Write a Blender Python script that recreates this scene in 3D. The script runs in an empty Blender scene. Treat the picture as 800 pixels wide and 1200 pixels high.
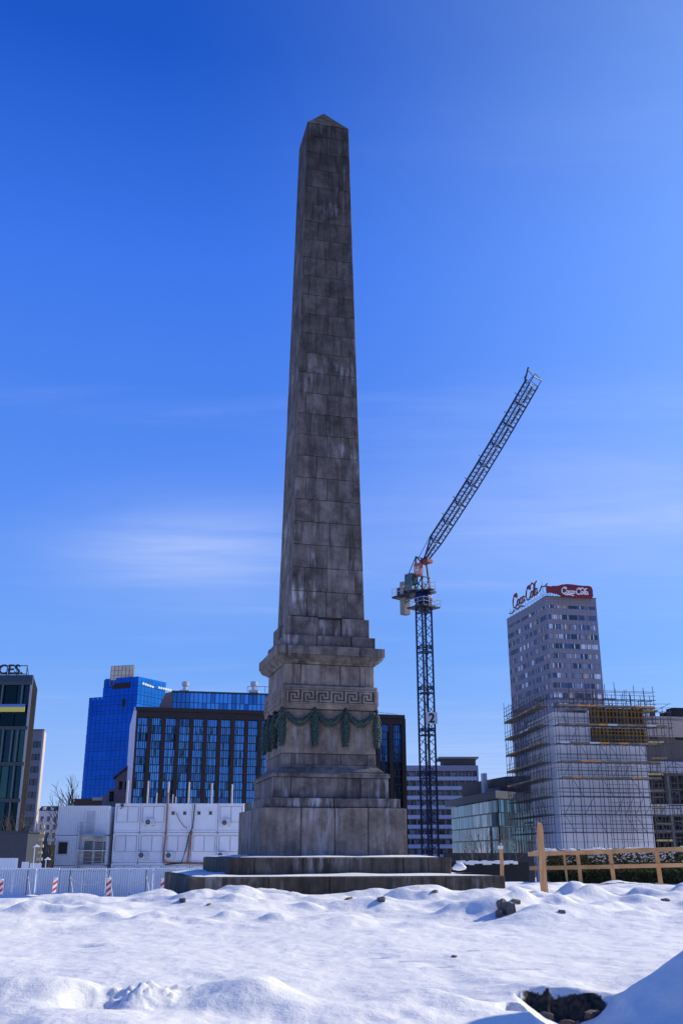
import bpy, math, random
import numpy as np
from mathutils import Vector, Matrix, noise as mnoise
random.seed(7)
R = math.radians
scene = bpy.context.scene

# ---------------------------------------------------------------- camera
ZC = 1.0
PITCH = R(19.04)
cam_d = bpy.data.cameras.new('camera')
cam = bpy.data.objects.new('camera', cam_d)
scene.collection.objects.link(cam)
cam.location = (0, 0, ZC)
cam.rotation_euler = (math.pi / 2 + PITCH, 0, 0)
cam_d.sensor_fit = 'VERTICAL'
cam_d.sensor_height = 36
cam_d.sensor_width = 24
cam_d.lens = 1160 / 1200 * 36
cam_d.clip_start = 0.05
cam_d.clip_end = 20000
scene.camera = cam
scene.render.resolution_x, scene.render.resolution_y = 682, 1024

# ---------------------------------------------------------------- light
SUN_EL, SUN_AZ = 31, 62            # azimuth clockwise from +Y
scene.world = bpy.data.worlds.new('World')
W_ = scene.world
W_.use_nodes = True
nt = W_.node_tree
nt.nodes.clear()
N = nt.nodes.new
L = nt.links.new
out = N('ShaderNodeOutputWorld')
bg = N('ShaderNodeBackground')
sky = N('ShaderNodeTexSky')
sky.sky_type = 'NISHITA'
sky.sun_disc = False
sky.sun_elevation = R(SUN_EL)
sky.sun_rotation = R(SUN_AZ)
sky.air_density = 1.0
sky.dust_density = 0.2
sky.ozone_density = 4.0
hs = N('ShaderNodeHueSaturation')
hs.inputs['Hue'].default_value = 0.505
hs.inputs['Saturation'].default_value = 1.18
hs.inputs['Value'].default_value = 1.0
tc = N('ShaderNodeTexCoord')
L(sky.outputs[0], hs.inputs['Color'])
# the photograph's deep clean blue: the same clear-sky gradient all round, tinted over the physical sky
sepz = N('ShaderNodeSeparateXYZ'); L(tc.outputs['Generated'], sepz.inputs[0])
ramp = N('ShaderNodeValToRGB')
def lin(c): return tuple(((v / 255) / 12.92 if v / 255 <= .04045 else ((v / 255 + .055) / 1.055) ** 2.4) for v in c)
stops = [(0.0, (176, 206, 252)), (.08, (144, 186, 252)), (.18, (114, 168, 252)), (.33, (88, 144, 248)), (.545, (61, 120, 238)), (.69, (26, 88, 204)), (1.0, (14, 58, 160))]
while len(ramp.color_ramp.elements) < len(stops): ramp.color_ramp.elements.new(.5)
for e_, (p_, c_) in zip(ramp.color_ramp.elements, stops):
    e_.position = p_; e_.color = (*lin(c_), 1)
L(sepz.outputs['Z'], ramp.inputs['Fac'])
scl = N('ShaderNodeVectorMath'); scl.operation = 'SCALE'; scl.inputs['Scale'].default_value = 1 / .12
L(ramp.outputs['Color'], scl.inputs[0])
skm = N('ShaderNodeMix'); skm.data_type = 'RGBA'; skm.inputs['Factor'].default_value = .92
L(hs.outputs[0], skm.inputs['A']); L(scl.outputs[0], skm.inputs['B'])
# brighter, paler air round the sun
_sd = (math.sin(R(SUN_AZ)) * math.cos(R(SUN_EL)), math.cos(R(SUN_AZ)) * math.cos(R(SUN_EL)), math.sin(R(SUN_EL)))
gd = N('ShaderNodeVectorMath'); gd.operation = 'DOT_PRODUCT'; gd.inputs[1].default_value = _sd; L(tc.outputs['Generated'], gd.inputs[0])
gm = N('ShaderNodeMapRange'); gm.inputs['From Min'].default_value = .5; gm.inputs['From Max'].default_value = 1.0; gm.inputs['To Max'].default_value = 1
L(gd.outputs['Value'], gm.inputs['Value'])
gp = N('ShaderNodeMath'); gp.operation = 'POWER'; gp.inputs[1].default_value = 2.0; L(gm.outputs[0], gp.inputs[0])
gl = N('ShaderNodeVectorMath'); gl.operation = 'SCALE'; gl.inputs[0].default_value = (.27 / .12, .42 / .12, .50 / .12); L(gp.outputs[0], gl.inputs['Scale'])
gl2 = N('ShaderNodeVectorMath'); gl2.operation = 'ADD'; L(gl.outputs[0], gl2.inputs[0]); L(skm.outputs['Result'], gl2.inputs[1])
# thin cirrus: direction projected on a high plane, stretched noise
sep = N('ShaderNodeSeparateXYZ'); L(tc.outputs['Generated'], sep.inputs[0])
mz = N('ShaderNodeMath'); mz.operation = 'MAXIMUM'; mz.inputs[1].default_value = 0.06
L(sep.outputs['Z'], mz.inputs[0])
dx = N('ShaderNodeMath'); dx.operation = 'DIVIDE'; L(sep.outputs['X'], dx.inputs[0]); L(mz.outputs[0], dx.inputs[1])
dy = N('ShaderNodeMath'); dy.operation = 'DIVIDE'; L(sep.outputs['Y'], dy.inputs[0]); L(mz.outputs[0], dy.inputs[1])
cmb = N('ShaderNodeCombineXYZ'); L(dx.outputs[0], cmb.inputs[0]); L(dy.outputs[0], cmb.inputs[1])
mp = N('ShaderNodeMapping'); mp.inputs['Scale'].default_value = (0.42, 1.5, 1); mp.inputs['Location'].default_value = (3.1, 1.2, 0)
mp.inputs['Rotation'].default_value = (0, 0, R(-9))
L(cmb.outputs[0], mp.inputs[0])
n1 = N('ShaderNodeTexNoise'); n1.inputs['Scale'].default_value = 1.3; n1.inputs['Detail'].default_value = 7
n1.inputs['Roughness'].default_value = 0.6; n1.inputs['Distortion'].default_value = 0.5
L(mp.outputs[0], n1.inputs['Vector'])
rmp = N('ShaderNodeMapRange'); rmp.inputs['From Min'].default_value = 0.5; rmp.inputs['From Max'].default_value = 0.85
rmp.inputs['To Max'].default_value = 0.13; rmp.interpolation_type = 'SMOOTHSTEP'
L(n1.outputs['Fac'], rmp.inputs['Value'])
def blob(dirv, wx, wz, gain):
    # one soft patch of cirrus round a direction of the sky
    d = Vector(dirv).normalized()
    hx = Vector((d.y, -d.x, 0)).normalized()
    vz = hx.cross(d)
    a = N('ShaderNodeVectorMath'); a.operation = 'DOT_PRODUCT'; a.inputs[1].default_value = hx / wx
    b = N('ShaderNodeVectorMath'); b.operation = 'DOT_PRODUCT'; b.inputs[1].default_value = vz / wz
    f = N('ShaderNodeVectorMath'); f.operation = 'DOT_PRODUCT'; f.inputs[1].default_value = d
    sub = N('ShaderNodeVectorMath'); sub.operation = 'SUBTRACT'; sub.inputs[1].default_value = (0, 0, 0)
    for q in (a, b, f):
        L(tc.outputs['Generated'], q.inputs[0])
    a2 = N('ShaderNodeMath'); a2.operation = 'POWER'; a2.inputs[1].default_value = 2
    b2 = N('ShaderNodeMath'); b2.operation = 'POWER'; b2.inputs[1].default_value = 2
    aa = N('ShaderNodeMath'); aa.operation = 'ABSOLUTE'; L(a.outputs['Value'], aa.inputs[0]); L(aa.outputs[0], a2.inputs[0])
    bb = N('ShaderNodeMath'); bb.operation = 'ABSOLUTE'; L(b.outputs['Value'], bb.inputs[0]); L(bb.outputs[0], b2.inputs[0])
    s = N('ShaderNodeMath'); L(a2.outputs[0], s.inputs[0]); L(b2.outputs[0], s.inputs[1])
    e = N('ShaderNodeMath'); e.operation = 'MULTIPLY'; e.inputs[1].default_value = -1; L(s.outputs[0], e.inputs[0])
    ex = N('ShaderNodeMath'); ex.operation = 'EXPONENT'; L(e.outputs[0], ex.inputs[0])
    pos = N('ShaderNodeMath'); pos.operation = 'GREATER_THAN'; pos.inputs[1].default_value = 0; L(f.outputs['Value'], pos.inputs[0])
    m = N('ShaderNodeMath'); m.operation = 'MULTIPLY'; L(ex.outputs[0], m.inputs[0]); L(pos.outputs[0], m.inputs[1])
    nr = N('ShaderNodeMapRange'); nr.inputs['From Min'].default_value = 0.36; nr.inputs['From Max'].default_value = 0.64
    nr.inputs['To Min'].default_value = 0.42
    L(n1.outputs['Fac'], nr.inputs['Value'])
    g = N('ShaderNodeMath'); g.operation = 'MULTIPLY'; L(m.outputs[0], g.inputs[0]); L(nr.outputs[0], g.inputs[1])
    h = N('ShaderNodeMath'); h.operation = 'MULTIPLY'; h.inputs[1].default_value = gain; L(g.outputs[0], h.inputs[0])
    return h
def dirpx(X, Y):
    c, s = math.cos(PITCH), math.sin(PITCH)
    return Vector((X - 400, 1160 * c - (600 - Y) * s, 1160 * s + (600 - Y) * c)).normalized()
b1_ = blob(dirpx(225, 650), 0.12, 0.05, 0.62)
b2_ = blob(dirpx(700, 600), 0.24, 0.08, 0.5)
b3_ = blob(dirpx(620, 920), 0.35, 0.06, 0.45)
ad = N('ShaderNodeMath'); b12 = N('ShaderNodeMath'); L(b1_.outputs[0], b12.inputs[0]); L(b3_.outputs[0], b12.inputs[1]); L(b12.outputs[0], ad.inputs[0]); L(b2_.outputs[0], ad.inputs[1])
ad2 = N('ShaderNodeMath'); L(ad.outputs[0], ad2.inputs[0]); L(rmp.outputs[0], ad2.inputs[1]); ad2.use_clamp = True
mx = N('ShaderNodeMix'); mx.data_type = 'RGBA'
L(ad2.outputs[0], mx.inputs['Factor']); L(gl2.outputs[0], mx.inputs['A'])
mx.inputs['B'].default_value = (4.6, 5.6, 8.6, 1)
L(mx.outputs['Result'], bg.inputs['Color'])
bg.inputs['Strength'].default_value = 0.12
L(bg.outputs[0], out.inputs[0])

sun_d = bpy.data.lights.new('sun', 'SUN')
sun = bpy.data.objects.new('sun', sun_d)
scene.collection.objects.link(sun)
sun_d.energy = 4.65
sun_d.angle = R(0.53)
sun_d.color = (1.0, 0.915, 0.73)
sdir = Vector((math.sin(R(SUN_AZ)) * math.cos(R(SUN_EL)), math.cos(R(SUN_AZ)) * math.cos(R(SUN_EL)), math.sin(R(SUN_EL))))
sun.rotation_euler = sdir.to_track_quat('Z', 'Y').to_euler()
sun.location = (40, 20, 60)

vs = scene.view_settings
vs.view_transform = 'Standard'
vs.look = 'None'
vs.exposure = 0.0
vs.gamma = 1.0
vs.use_curve_mapping = False

# ---------------------------------------------------------------- helpers
F_ = 1160.0
CP_, SP_ = math.cos(PITCH), math.sin(PITCH)
def at(X, Y, D):
    """world point at forward distance D seen in direction (X, Y) - only used to measure the place"""
    d = (X - 400, F_ * CP_ - (600 - Y) * SP_, F_ * SP_ + (600 - Y) * CP_)
    t = D / d[1]
    return Vector((d[0] * t, D, ZC + d[2] * t))

class MB:
    def __init__(s): s.v = []; s.f = []
    def add(s, vs_, fs):
        o = len(s.v); s.v += [tuple(p) for p in vs_]; s.f += [tuple(i + o for i in f) for f in fs]
    def hexa(s, p):      # p: 4 bottom ccw + 4 top
        s.add(p, [(3, 2, 1, 0), (4, 5, 6, 7), (0, 1, 5, 4), (1, 2, 6, 5), (2, 3, 7, 6), (3, 0, 4, 7)])
    def box(s, x0, x1, y0, y1, z0, z1):
        s.hexa([(x0, y0, z0), (x1, y0, z0), (x1, y1, z0), (x0, y1, z0), (x0, y0, z1), (x1, y0, z1), (x1, y1, z1), (x0, y1, z1)])
    def tbox(s, tr, u0, u1, d0, d1, z0, z1):     # d outward
        s.hexa([tr(u0, d1, z0), tr(u1, d1, z0), tr(u1, d0, z0), tr(u0, d0, z0), tr(u0, d1, z1), tr(u1, d1, z1), tr(u1, d0, z1), tr(u0, d0, z1)])
    def prism(s, poly, z0, z1):
        n = len(poly)
        s.add([(p[0], p[1], z0) for p in poly] + [(p[0], p[1], z1) for p in poly],
              [tuple(range(n - 1, -1, -1)), tuple(range(n, 2 * n))] + [(i, (i + 1) % n, (i + 1) % n + n, i + n) for i in range(n)])
    def beam(s, a, b, w, h=None, n=4):
        a, b = Vector(a), Vector(b); h = h or w
        d = b - a
        if d.length < 1e-6: return
        d.normalize()
        up = Vector((0, 0, 1)) if abs(d.z) < .95 else Vector((0, 1, 0))
        x = d.cross(up).normalized(); y = x.cross(d)
        if n == 4:
            o = [(-x * w / 2 - y * h / 2), (x * w / 2 - y * h / 2), (x * w / 2 + y * h / 2), (-x * w / 2 + y * h / 2)]
        else:
            o = [x * (w / 2 * math.cos(2 * math.pi * i / n)) + y * (h / 2 * math.sin(2 * math.pi * i / n)) for i in range(n)]
        m = len(o)
        s.add([a + q for q in o] + [b + q for q in o],
              [tuple(range(m - 1, -1, -1)), tuple(range(m, 2 * m))] + [(i, (i + 1) % m, (i + 1) % m + m, i + m) for i in range(m)])
    def tube(s, pts, rads, n=6):
        pts = [Vector(p) for p in pts]
        rings = []
        for i, p in enumerate(pts):
            d = (pts[min(i + 1, len(pts) - 1)] - pts[max(i - 1, 0)]).normalized()
            up = Vector((0, 0, 1)) if abs(d.z) < .9 else Vector((0, 1, 0))
            x = d.cross(up).normalized(); y = x.cross(d)
            r = rads[i] if hasattr(rads, '__len__') else rads
            rings.append([p + x * r * math.cos(2 * math.pi * k / n) + y * r * math.sin(2 * math.pi * k / n) for k in range(n)])
        vs_ = [q for r in rings for q in r]
        fs = [(i * n + k, i * n + (k + 1) % n, (i + 1) * n + (k + 1) % n, (i + 1) * n + k) for i in range(len(pts) - 1) for k in range(n)]
        fs += [tuple(range(n - 1, -1, -1)), tuple(len(vs_) - n + k for k in range(n))]
        s.add(vs_, fs)
    def quad(s, a, b, c, d): s.add([a, b, c, d], [(0, 1, 2, 3)])
    def mesh(s, name, m, smooth=False):
        me = bpy.data.meshes.new(name)
        me.from_pydata(s.v, [], s.f); me.update()
        if m: me.materials.append(m)
        if smooth: me.polygons.foreach_set('use_smooth', [True] * len(me.polygons))
        return me
    def build(s, name, m, parent=None, kind=None, smooth=False):
        return link(name, s.mesh(name, m, smooth), parent, kind)

def link(name, me, parent=None, kind=None, loc=None, rot=None):
    o = bpy.data.objects.new(name, me)
    scene.collection.objects.link(o)
    if parent: o.parent = parent
    if kind: o['kind'] = kind
    if loc is not None: o.location = loc
    if rot is not None: o.rotation_euler = rot
    return o
def tag(o, label, cat, group=None, kind=None):
    o['label'] = label; o['category'] = cat
    if group: o['group'] = group
    if kind: o['kind'] = kind
    return o
def thing(name, label, cat, loc=(0, 0, 0), rz=0, group=None):
    o = bpy.data.objects.new(name, None)
    scene.collection.objects.link(o)
    o.location = loc; o.rotation_euler = (0, 0, rz)
    o.empty_display_size = .2
    return tag(o, label, cat, group)
KIDS = {}
def children(o): return [c for c in scene.collection.objects if c.parent == o]
def copy_tree(o, parent=None, table=None):
    if table is None:
        table = {}
        for c in scene.collection.objects:
            if c.parent: table.setdefault(c.parent.name, []).append(c)
    c = o.copy(); scene.collection.objects.link(c)
    if parent: c.parent = parent
    for ch in table.get(o.name, []): copy_tree(ch, c, table)
    return c
def face(P, Q):
    """wall frame from P to Q (left to right seen from outside): u along, d outward, z up"""
    P = Vector((P[0], P[1])); Q = Vector((Q[0], Q[1]))
    e = (Q - P); w = e.length; e.normalize(); n = Vector((e.y, -e.x))
    def tr(u, d, z):
        p = P + e * u + n * d
        return (p.x, p.y, z)
    return tr, w

# ---------------------------------------------------------------- materials
MATS = {}
def mat(name, col, rough=.7, metal=0, var=.12, nscale=3.0, bump=0, bscale=20, rnd=0, spec=.5, col2=None, stretch=(1, 1, 1), coord='pos'):
    if name in MATS: return MATS[name]
    m = bpy.data.materials.new(name); m.use_nodes = True
    t = m.node_tree; b = t.nodes['Principled BSDF']
    b.inputs['Roughness'].default_value = rough; b.inputs['Metallic'].default_value = metal
    b.inputs['Specular IOR Level'].default_value = spec
    g = t.nodes.new('ShaderNodeNewGeometry')
    mp_ = t.nodes.new('ShaderNodeMapping'); mp_.inputs['Scale'].default_value = stretch
    t.links.new(g.outputs['Position'], mp_.inputs[0])
    n = t.nodes.new('ShaderNodeTexNoise'); n.inputs['Scale'].default_value = nscale; n.inputs['Detail'].default_value = 5
    n.inputs['Roughness'].default_value = .62
    t.links.new(mp_.outputs[0], n.inputs['Vector'])
    r = t.nodes.new('ShaderNodeMapRange'); r.inputs['From Min'].default_value = .3; r.inputs['From Max'].default_value = .7
    t.links.new(n.outputs['Fac'], r.inputs['Value'])
    mix = t.nodes.new('ShaderNodeMix'); mix.data_type = 'RGBA'
    c2 = col2 or tuple(min(1, c * (1 + var)) for c in col)
    c1 = col if col2 else tuple(c * (1 - var) for c in col)
    mix.inputs['A'].default_value = (*c1, 1); mix.inputs['B'].default_value = (*c2, 1)
    t.links.new(r.outputs[0], mix.inputs['Factor'])
    last = mix.outputs['Result']
    if rnd:
        oi = t.nodes.new('ShaderNodeObjectInfo')
        mr = t.nodes.new('ShaderNodeMapRange'); mr.inputs['To Min'].default_value = 1 - rnd; mr.inputs['To Max'].default_value = 1 + rnd
        t.links.new(oi.outputs['Random'], mr.inputs['Value'])
        mm = t.nodes.new('ShaderNodeVectorMath'); mm.operation = 'SCALE'
        t.links.new(last, mm.inputs[0]); t.links.new(mr.outputs[0], mm.inputs['Scale'])
        last = mm.outputs[0]
    t.links.new(last, b.inputs['Base Color'])
    if bump:
        n2 = t.nodes.new('ShaderNodeTexNoise'); n2.inputs['Scale'].default_value = bscale; n2.inputs['Detail'].default_value = 4
        t.links.new(g.outputs['Position'], n2.inputs['Vector'])
        bp = t.nodes.new('ShaderNodeBump'); bp.inputs['Strength'].default_value = bump; bp.inputs['Distance'].default_value = .02
        t.links.new(n2.outputs['Fac'], bp.inputs['Height']); t.links.new(bp.outputs[0], b.inputs['Normal'])
    MATS[name] = m
    return m

def stone_mat(name, dark, light, streak=.5, rnd=.22, soot=.8):
    m = bpy.data.materials.new(name); m.use_nodes = True
    t = m.node_tree; b = t.nodes['Principled BSDF']
    b.inputs['Roughness'].default_value = .88; b.inputs['Specular IOR Level'].default_value = .3
    g = t.nodes.new('ShaderNodeNewGeometry')
    oi = t.nodes.new('ShaderNodeObjectInfo')
    # shift texture per block so stains break at the joints
    sh = t.nodes.new('ShaderNodeVectorMath'); sh.operation = 'MULTIPLY_ADD'
    cx = t.nodes.new('ShaderNodeCombineXYZ')
    t.links.new(oi.outputs['Random'], cx.inputs[0]); t.links.new(oi.outputs['Random'], cx.inputs[2])
    sh.inputs[1].default_value = (.6, .6, .6)
    t.links.new(cx.outputs[0], sh.inputs[0]); t.links.new(g.outputs['Position'], sh.inputs[2])
    n = t.nodes.new('ShaderNodeTexNoise'); n.inputs['Scale'].default_value = 2.1; n.inputs['Detail'].default_value = 9; n.inputs['Roughness'].default_value = .74
    t.links.new(sh.outputs[0], n.inputs['Vector'])
    r = t.nodes.new('ShaderNodeMapRange'); r.inputs['From Min'].default_value = .33; r.inputs['From Max'].default_value = .70
    t.links.new(n.outputs['Fac'], r.inputs['Value'])
    mix = t.nodes.new('ShaderNodeMix'); mix.data_type = 'RGBA'
    mix.inputs['A'].default_value = (*dark, 1); mix.inputs['B'].default_value = (*light, 1)
    t.links.new(r.outputs[0], mix.inputs['Factor'])
    # per-block tone
    mr = t.nodes.new('ShaderNodeMapRange'); mr.inputs['To Min'].default_value = 1 - rnd; mr.inputs['To Max'].default_value = 1 + rnd
    t.links.new(oi.outputs['Random'], mr.inputs['Value'])
    mm = t.nodes.new('ShaderNodeVectorMath'); mm.operation = 'SCALE'
    t.links.new(mix.outputs['Result'], mm.inputs[0]); t.links.new(mr.outputs[0], mm.inputs['Scale'])
    # vertical soot streaks
    def streaks(sx, sz, off, lo, hi):
        mp_ = t.nodes.new('ShaderNodeMapping'); mp_.inputs['Scale'].default_value = (sx, sx, sz); mp_.inputs['Location'].default_value = off
        t.links.new(g.outputs['Position'], mp_.inputs[0])
        q = t.nodes.new('ShaderNodeTexNoise'); q.inputs['Scale'].default_value = 1; q.inputs['Detail'].default_value = 5; q.inputs['Roughness'].default_value = .6
        t.links.new(mp_.outputs[0], q.inputs['Vector'])
        rr = t.nodes.new('ShaderNodeMapRange'); rr.inputs['From Min'].default_value = lo; rr.inputs['From Max'].default_value = hi
        t.links.new(q.outputs['Fac'], rr.inputs['Value'])
        return rr
    s1 = streaks(7.5, .8, (3, 1, 0), .44, .66)
    mk = t.nodes.new('ShaderNodeMix'); mk.data_type = 'RGBA'
    mk.inputs['B'].default_value = (dark[0] * .42, dark[1] * .42, dark[2] * .44, 1)
    f1 = t.nodes.new('ShaderNodeMath'); f1.operation = 'MULTIPLY'; f1.inputs[1].default_value = soot
    t.links.new(s1.outputs[0], f1.inputs[0]); t.links.new(f1.outputs[0], mk.inputs['Factor']); t.links.new(mm.outputs[0], mk.inputs['A'])
    # pale lime runs, patchy
    s2 = streaks(8, 1.3, (7, 4, 2), .50, .68)
    pn = t.nodes.new('ShaderNodeTexNoise'); pn.inputs['Scale'].default_value = .9; pn.inputs['Detail'].default_value = 3
    t.links.new(g.outputs['Position'], pn.inputs['Vector'])
    pr = t.nodes.new('ShaderNodeMapRange'); pr.inputs['From Min'].default_value = .5; pr.inputs['From Max'].default_value = .64
    t.links.new(pn.outputs['Fac'], pr.inputs['Value'])
    f2 = t.nodes.new('ShaderNodeMath'); f2.operation = 'MULTIPLY'; t.links.new(s2.outputs[0], f2.inputs[0]); t.links.new(pr.outputs[0], f2.inputs[1])
    f3 = t.nodes.new('ShaderNodeMath'); f3.operation = 'MULTIPLY'; f3.inputs[1].default_value = streak; t.links.new(f2.outputs[0], f3.inputs[0])
    mw = t.nodes.new('ShaderNodeMix'); mw.data_type = 'RGBA'; mw.inputs['B'].default_value = (.5, .5, .52, 1)
    t.links.new(f3.outputs[0], mw.inputs['Factor']); t.links.new(mk.outputs['Result'], mw.inputs['A'])
    # darker stone towards the top of the shaft, patchy
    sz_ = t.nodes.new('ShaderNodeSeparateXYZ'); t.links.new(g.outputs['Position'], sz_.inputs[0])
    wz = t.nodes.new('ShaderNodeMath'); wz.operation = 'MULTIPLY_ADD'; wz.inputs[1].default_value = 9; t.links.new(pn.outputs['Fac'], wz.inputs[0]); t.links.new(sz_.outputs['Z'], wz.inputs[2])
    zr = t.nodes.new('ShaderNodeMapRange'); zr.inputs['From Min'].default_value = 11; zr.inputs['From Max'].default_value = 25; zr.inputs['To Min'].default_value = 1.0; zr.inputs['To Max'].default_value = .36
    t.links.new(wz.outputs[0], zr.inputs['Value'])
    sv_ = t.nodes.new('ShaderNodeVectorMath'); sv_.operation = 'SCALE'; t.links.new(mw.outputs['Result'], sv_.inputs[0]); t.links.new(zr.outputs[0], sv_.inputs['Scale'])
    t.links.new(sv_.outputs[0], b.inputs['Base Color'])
    n2 = t.nodes.new('ShaderNodeTexNoise'); n2.inputs['Scale'].default_value = 28; n2.inputs['Detail'].default_value = 6
    t.links.new(g.outputs['Position'], n2.inputs['Vector'])
    bp = t.nodes.new('ShaderNodeBump'); bp.inputs['Strength'].default_value = .55; bp.inputs['Distance'].default_value = .02
    t.links.new(n2.outputs['Fac'], bp.inputs['Height']); t.links.new(bp.outputs[0], b.inputs['Normal'])
    return m

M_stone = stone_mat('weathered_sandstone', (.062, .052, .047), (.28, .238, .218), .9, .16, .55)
M_stone_lo = stone_mat('plinth_stone', (.055, .046, .038), (.14, .118, .096), .5, .1)
M_stone_pale = stone_mat('pale_pedestal_stone', (.115, .092, .08), (.36, .295, .25), .55, .08, .4)
M_mortar = mat('dark_joint', (.05, .047, .045), .95)
M_bronze = mat('verdigris_bronze', (.012, .02, .018), .75, .1, nscale=24, col2=(.10, .165, .13), bump=.4, bscale=40)
M_bronze_dark = mat('dark_bronze', (.03, .035, .03), .6, .4)

# snow
def snow_mat(name, soil=False):
    m = bpy.data.materials.new(name); m.use_nodes = True
    t = m.node_tree; b = t.nodes['Principled BSDF']
    b.inputs['Roughness'].default_value = .75
    b.inputs['Specular IOR Level'].default_value = .25
    g = t.nodes.new('ShaderNodeNewGeometry')
    n = t.nodes.new('ShaderNodeTexNoise'); n.inputs['Scale'].default_value = 55; n.inputs['Detail'].default_value = 6; n.inputs['Roughness'].default_value = .7
    t.links.new(g.outputs['Position'], n.inputs['Vector'])
    bp = t.nodes.new('ShaderNodeBump'); bp.inputs['Strength'].default_value = .55; bp.inputs['Distance'].default_value = .012
    t.links.new(n.outputs['Fac'], bp.inputs['Height'])
    n3 = t.nodes.new('ShaderNodeTexNoise'); n3.inputs['Scale'].default_value = 7; n3.inputs['Detail'].default_value = 4
    t.links.new(g.outputs['Position'], n3.inputs['Vector'])
    bp2 = t.nodes.new('ShaderNodeBump'); bp2.inputs['Strength'].default_value = .5; bp2.inputs['Distance'].default_value = .04
    t.links.new(n3.outputs['Fac'], bp2.inputs['Height']); t.links.new(bp.outputs[0], bp2.inputs['Normal'])
    t.links.new(bp2.outputs[0], b.inputs['Normal'])
    mix = t.nodes.new('ShaderNodeMix'); mix.data_type = 'RGBA'
    mix.inputs['A'].default_value = (.80, .79, .735, 1); mix.inputs['B'].default_value = (.89, .87, .815, 1)
    t.links.new(n.outputs['Fac'], mix.inputs['Factor'])
    last = mix.outputs['Result']
    if soil:
        a = t.nodes.new('ShaderNodeAttribute'); a.attribute_name = 'soil'
        ns = t.nodes.new('ShaderNodeTexNoise'); ns.inputs['Scale'].default_value = 26; ns.inputs['Detail'].default_value = 6
        t.links.new(g.outputs['Position'], ns.inputs['Vector'])
        cr = t.nodes.new('ShaderNodeMix'); cr.data_type = 'RGBA'
        cr.inputs['A'].default_value = (.016, .012, .009, 1); cr.inputs['B'].default_value = (.11, .085, .065, 1)
        rr = t.nodes.new('ShaderNodeMapRange'); rr.inputs['From Min'].default_value = .35; rr.inputs['From Max'].default_value = .75
        t.links.new(ns.outputs['Fac'], rr.inputs['Value']); t.links.new(rr.outputs[0], cr.inputs['Factor'])
        ma = t.nodes.new('ShaderNodeMath'); ma.operation = 'ADD'
        nn = t.nodes.new('ShaderNodeMath'); nn.operation = 'MULTIPLY_ADD'; nn.inputs[1].default_value = .5; nn.inputs[2].default_value = -.25
        t.links.new(ns.outputs['Fac'], nn.inputs[0])
        t.links.new(a.outputs['Fac'], ma.inputs[0]); t.links.new(nn.outputs[0], ma.inputs[1])
        st = t.nodes.new('ShaderNodeMapRange'); st.inputs['From Min'].default_value = .42; st.inputs['From Max'].default_value = .55
        t.links.new(ma.outputs[0], st.inputs['Value'])
        mx_ = t.nodes.new('ShaderNodeMix'); mx_.data_type = 'RGBA'
        t.links.new(st.outputs[0], mx_.inputs['Factor']); t.links.new(last, mx_.inputs['A']); t.links.new(cr.outputs['Result'], mx_.inputs['B'])
        last = mx_.outputs['Result']
    t.links.new(last, b.inputs['Base Color'])
    return m
M_ground = snow_mat('snow_and_soil', True)
M_snow = snow_mat('snow')

# ---------------------------------------------------------------- ground
rng = np.random.RandomState(5)
def vnoise(x, y, seed):
    xi = np.floor(x).astype(np.int64); yi = np.floor(y).astype(np.int64)
    fx = x - xi; fy = y - yi
    fx = fx * fx * fx * (fx * (fx * 6 - 15) + 10); fy = fy * fy * fy * (fy * (fy * 6 - 15) + 10)
    def h(a, b):
        n = (a * 374761393 + b * 668265263 + seed * 974634777) & 0xffffffff
        n = ((n ^ (n >> 13)) * 1274126177) & 0xffffffff
        return ((n ^ (n >> 16)) & 0xffff) / 65535.0
    return (h(xi, yi) * (1 - fx) + h(xi + 1, yi) * fx) * (1 - fy) + (h(xi, yi + 1) * (1 - fx) + h(xi + 1, yi + 1) * fx) * fy - .5
def sstep(a, b, x):
    t = np.clip((x - a) / (b - a), 0, 1); return t * t * (3 - 2 * t)
MOUNDS = []
for i in range(150):       # lumps of snow over rubble in front of the steps
    MOUNDS.append((rng.uniform(-9, 10), rng.uniform(14.5, 20.6), rng.uniform(.15, .55), rng.uniform(.02, .10)))
for i in range(60):
    MOUNDS.append((rng.uniform(-4.5, 5), rng.uniform(18.0, 20.0), rng.uniform(.14, .4), rng.uniform(.02, .07)))
for i in range(110):       # right hand side towards the wooden fence
    yy_ = rng.uniform(17, 34); MOUNDS.append((rng.uniform(4, 13), yy_, rng.uniform(.2, .7), rng.uniform(.03, .14) * (1 if yy_ < 22 else .45)))
for i in range(50):
    MOUNDS.append((rng.uniform(-14, -4), rng.uniform(17, 30), rng.uniform(.3, .8), rng.uniform(.01, .045)))
for i in range(30):
    MOUNDS.append((rng.uniform(-4, 4), rng.uniform(9.5, 14), rng.uniform(.1, .35), rng.uniform(.006, .02)))
for i in range(45):       # small steep lumps
    MOUNDS.append((rng.uniform(-4, 8), rng.uniform(15.2, 19.6), rng.uniform(.12, .24), rng.uniform(.03, .08)))
for i in range(45):
    yy_ = rng.uniform(17, 29); MOUNDS.append((rng.uniform(3, 9), yy_, rng.uniform(.2, .4), rng.uniform(.05, .13) * (1 if yy_ < 21.5 else .5)))
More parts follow.
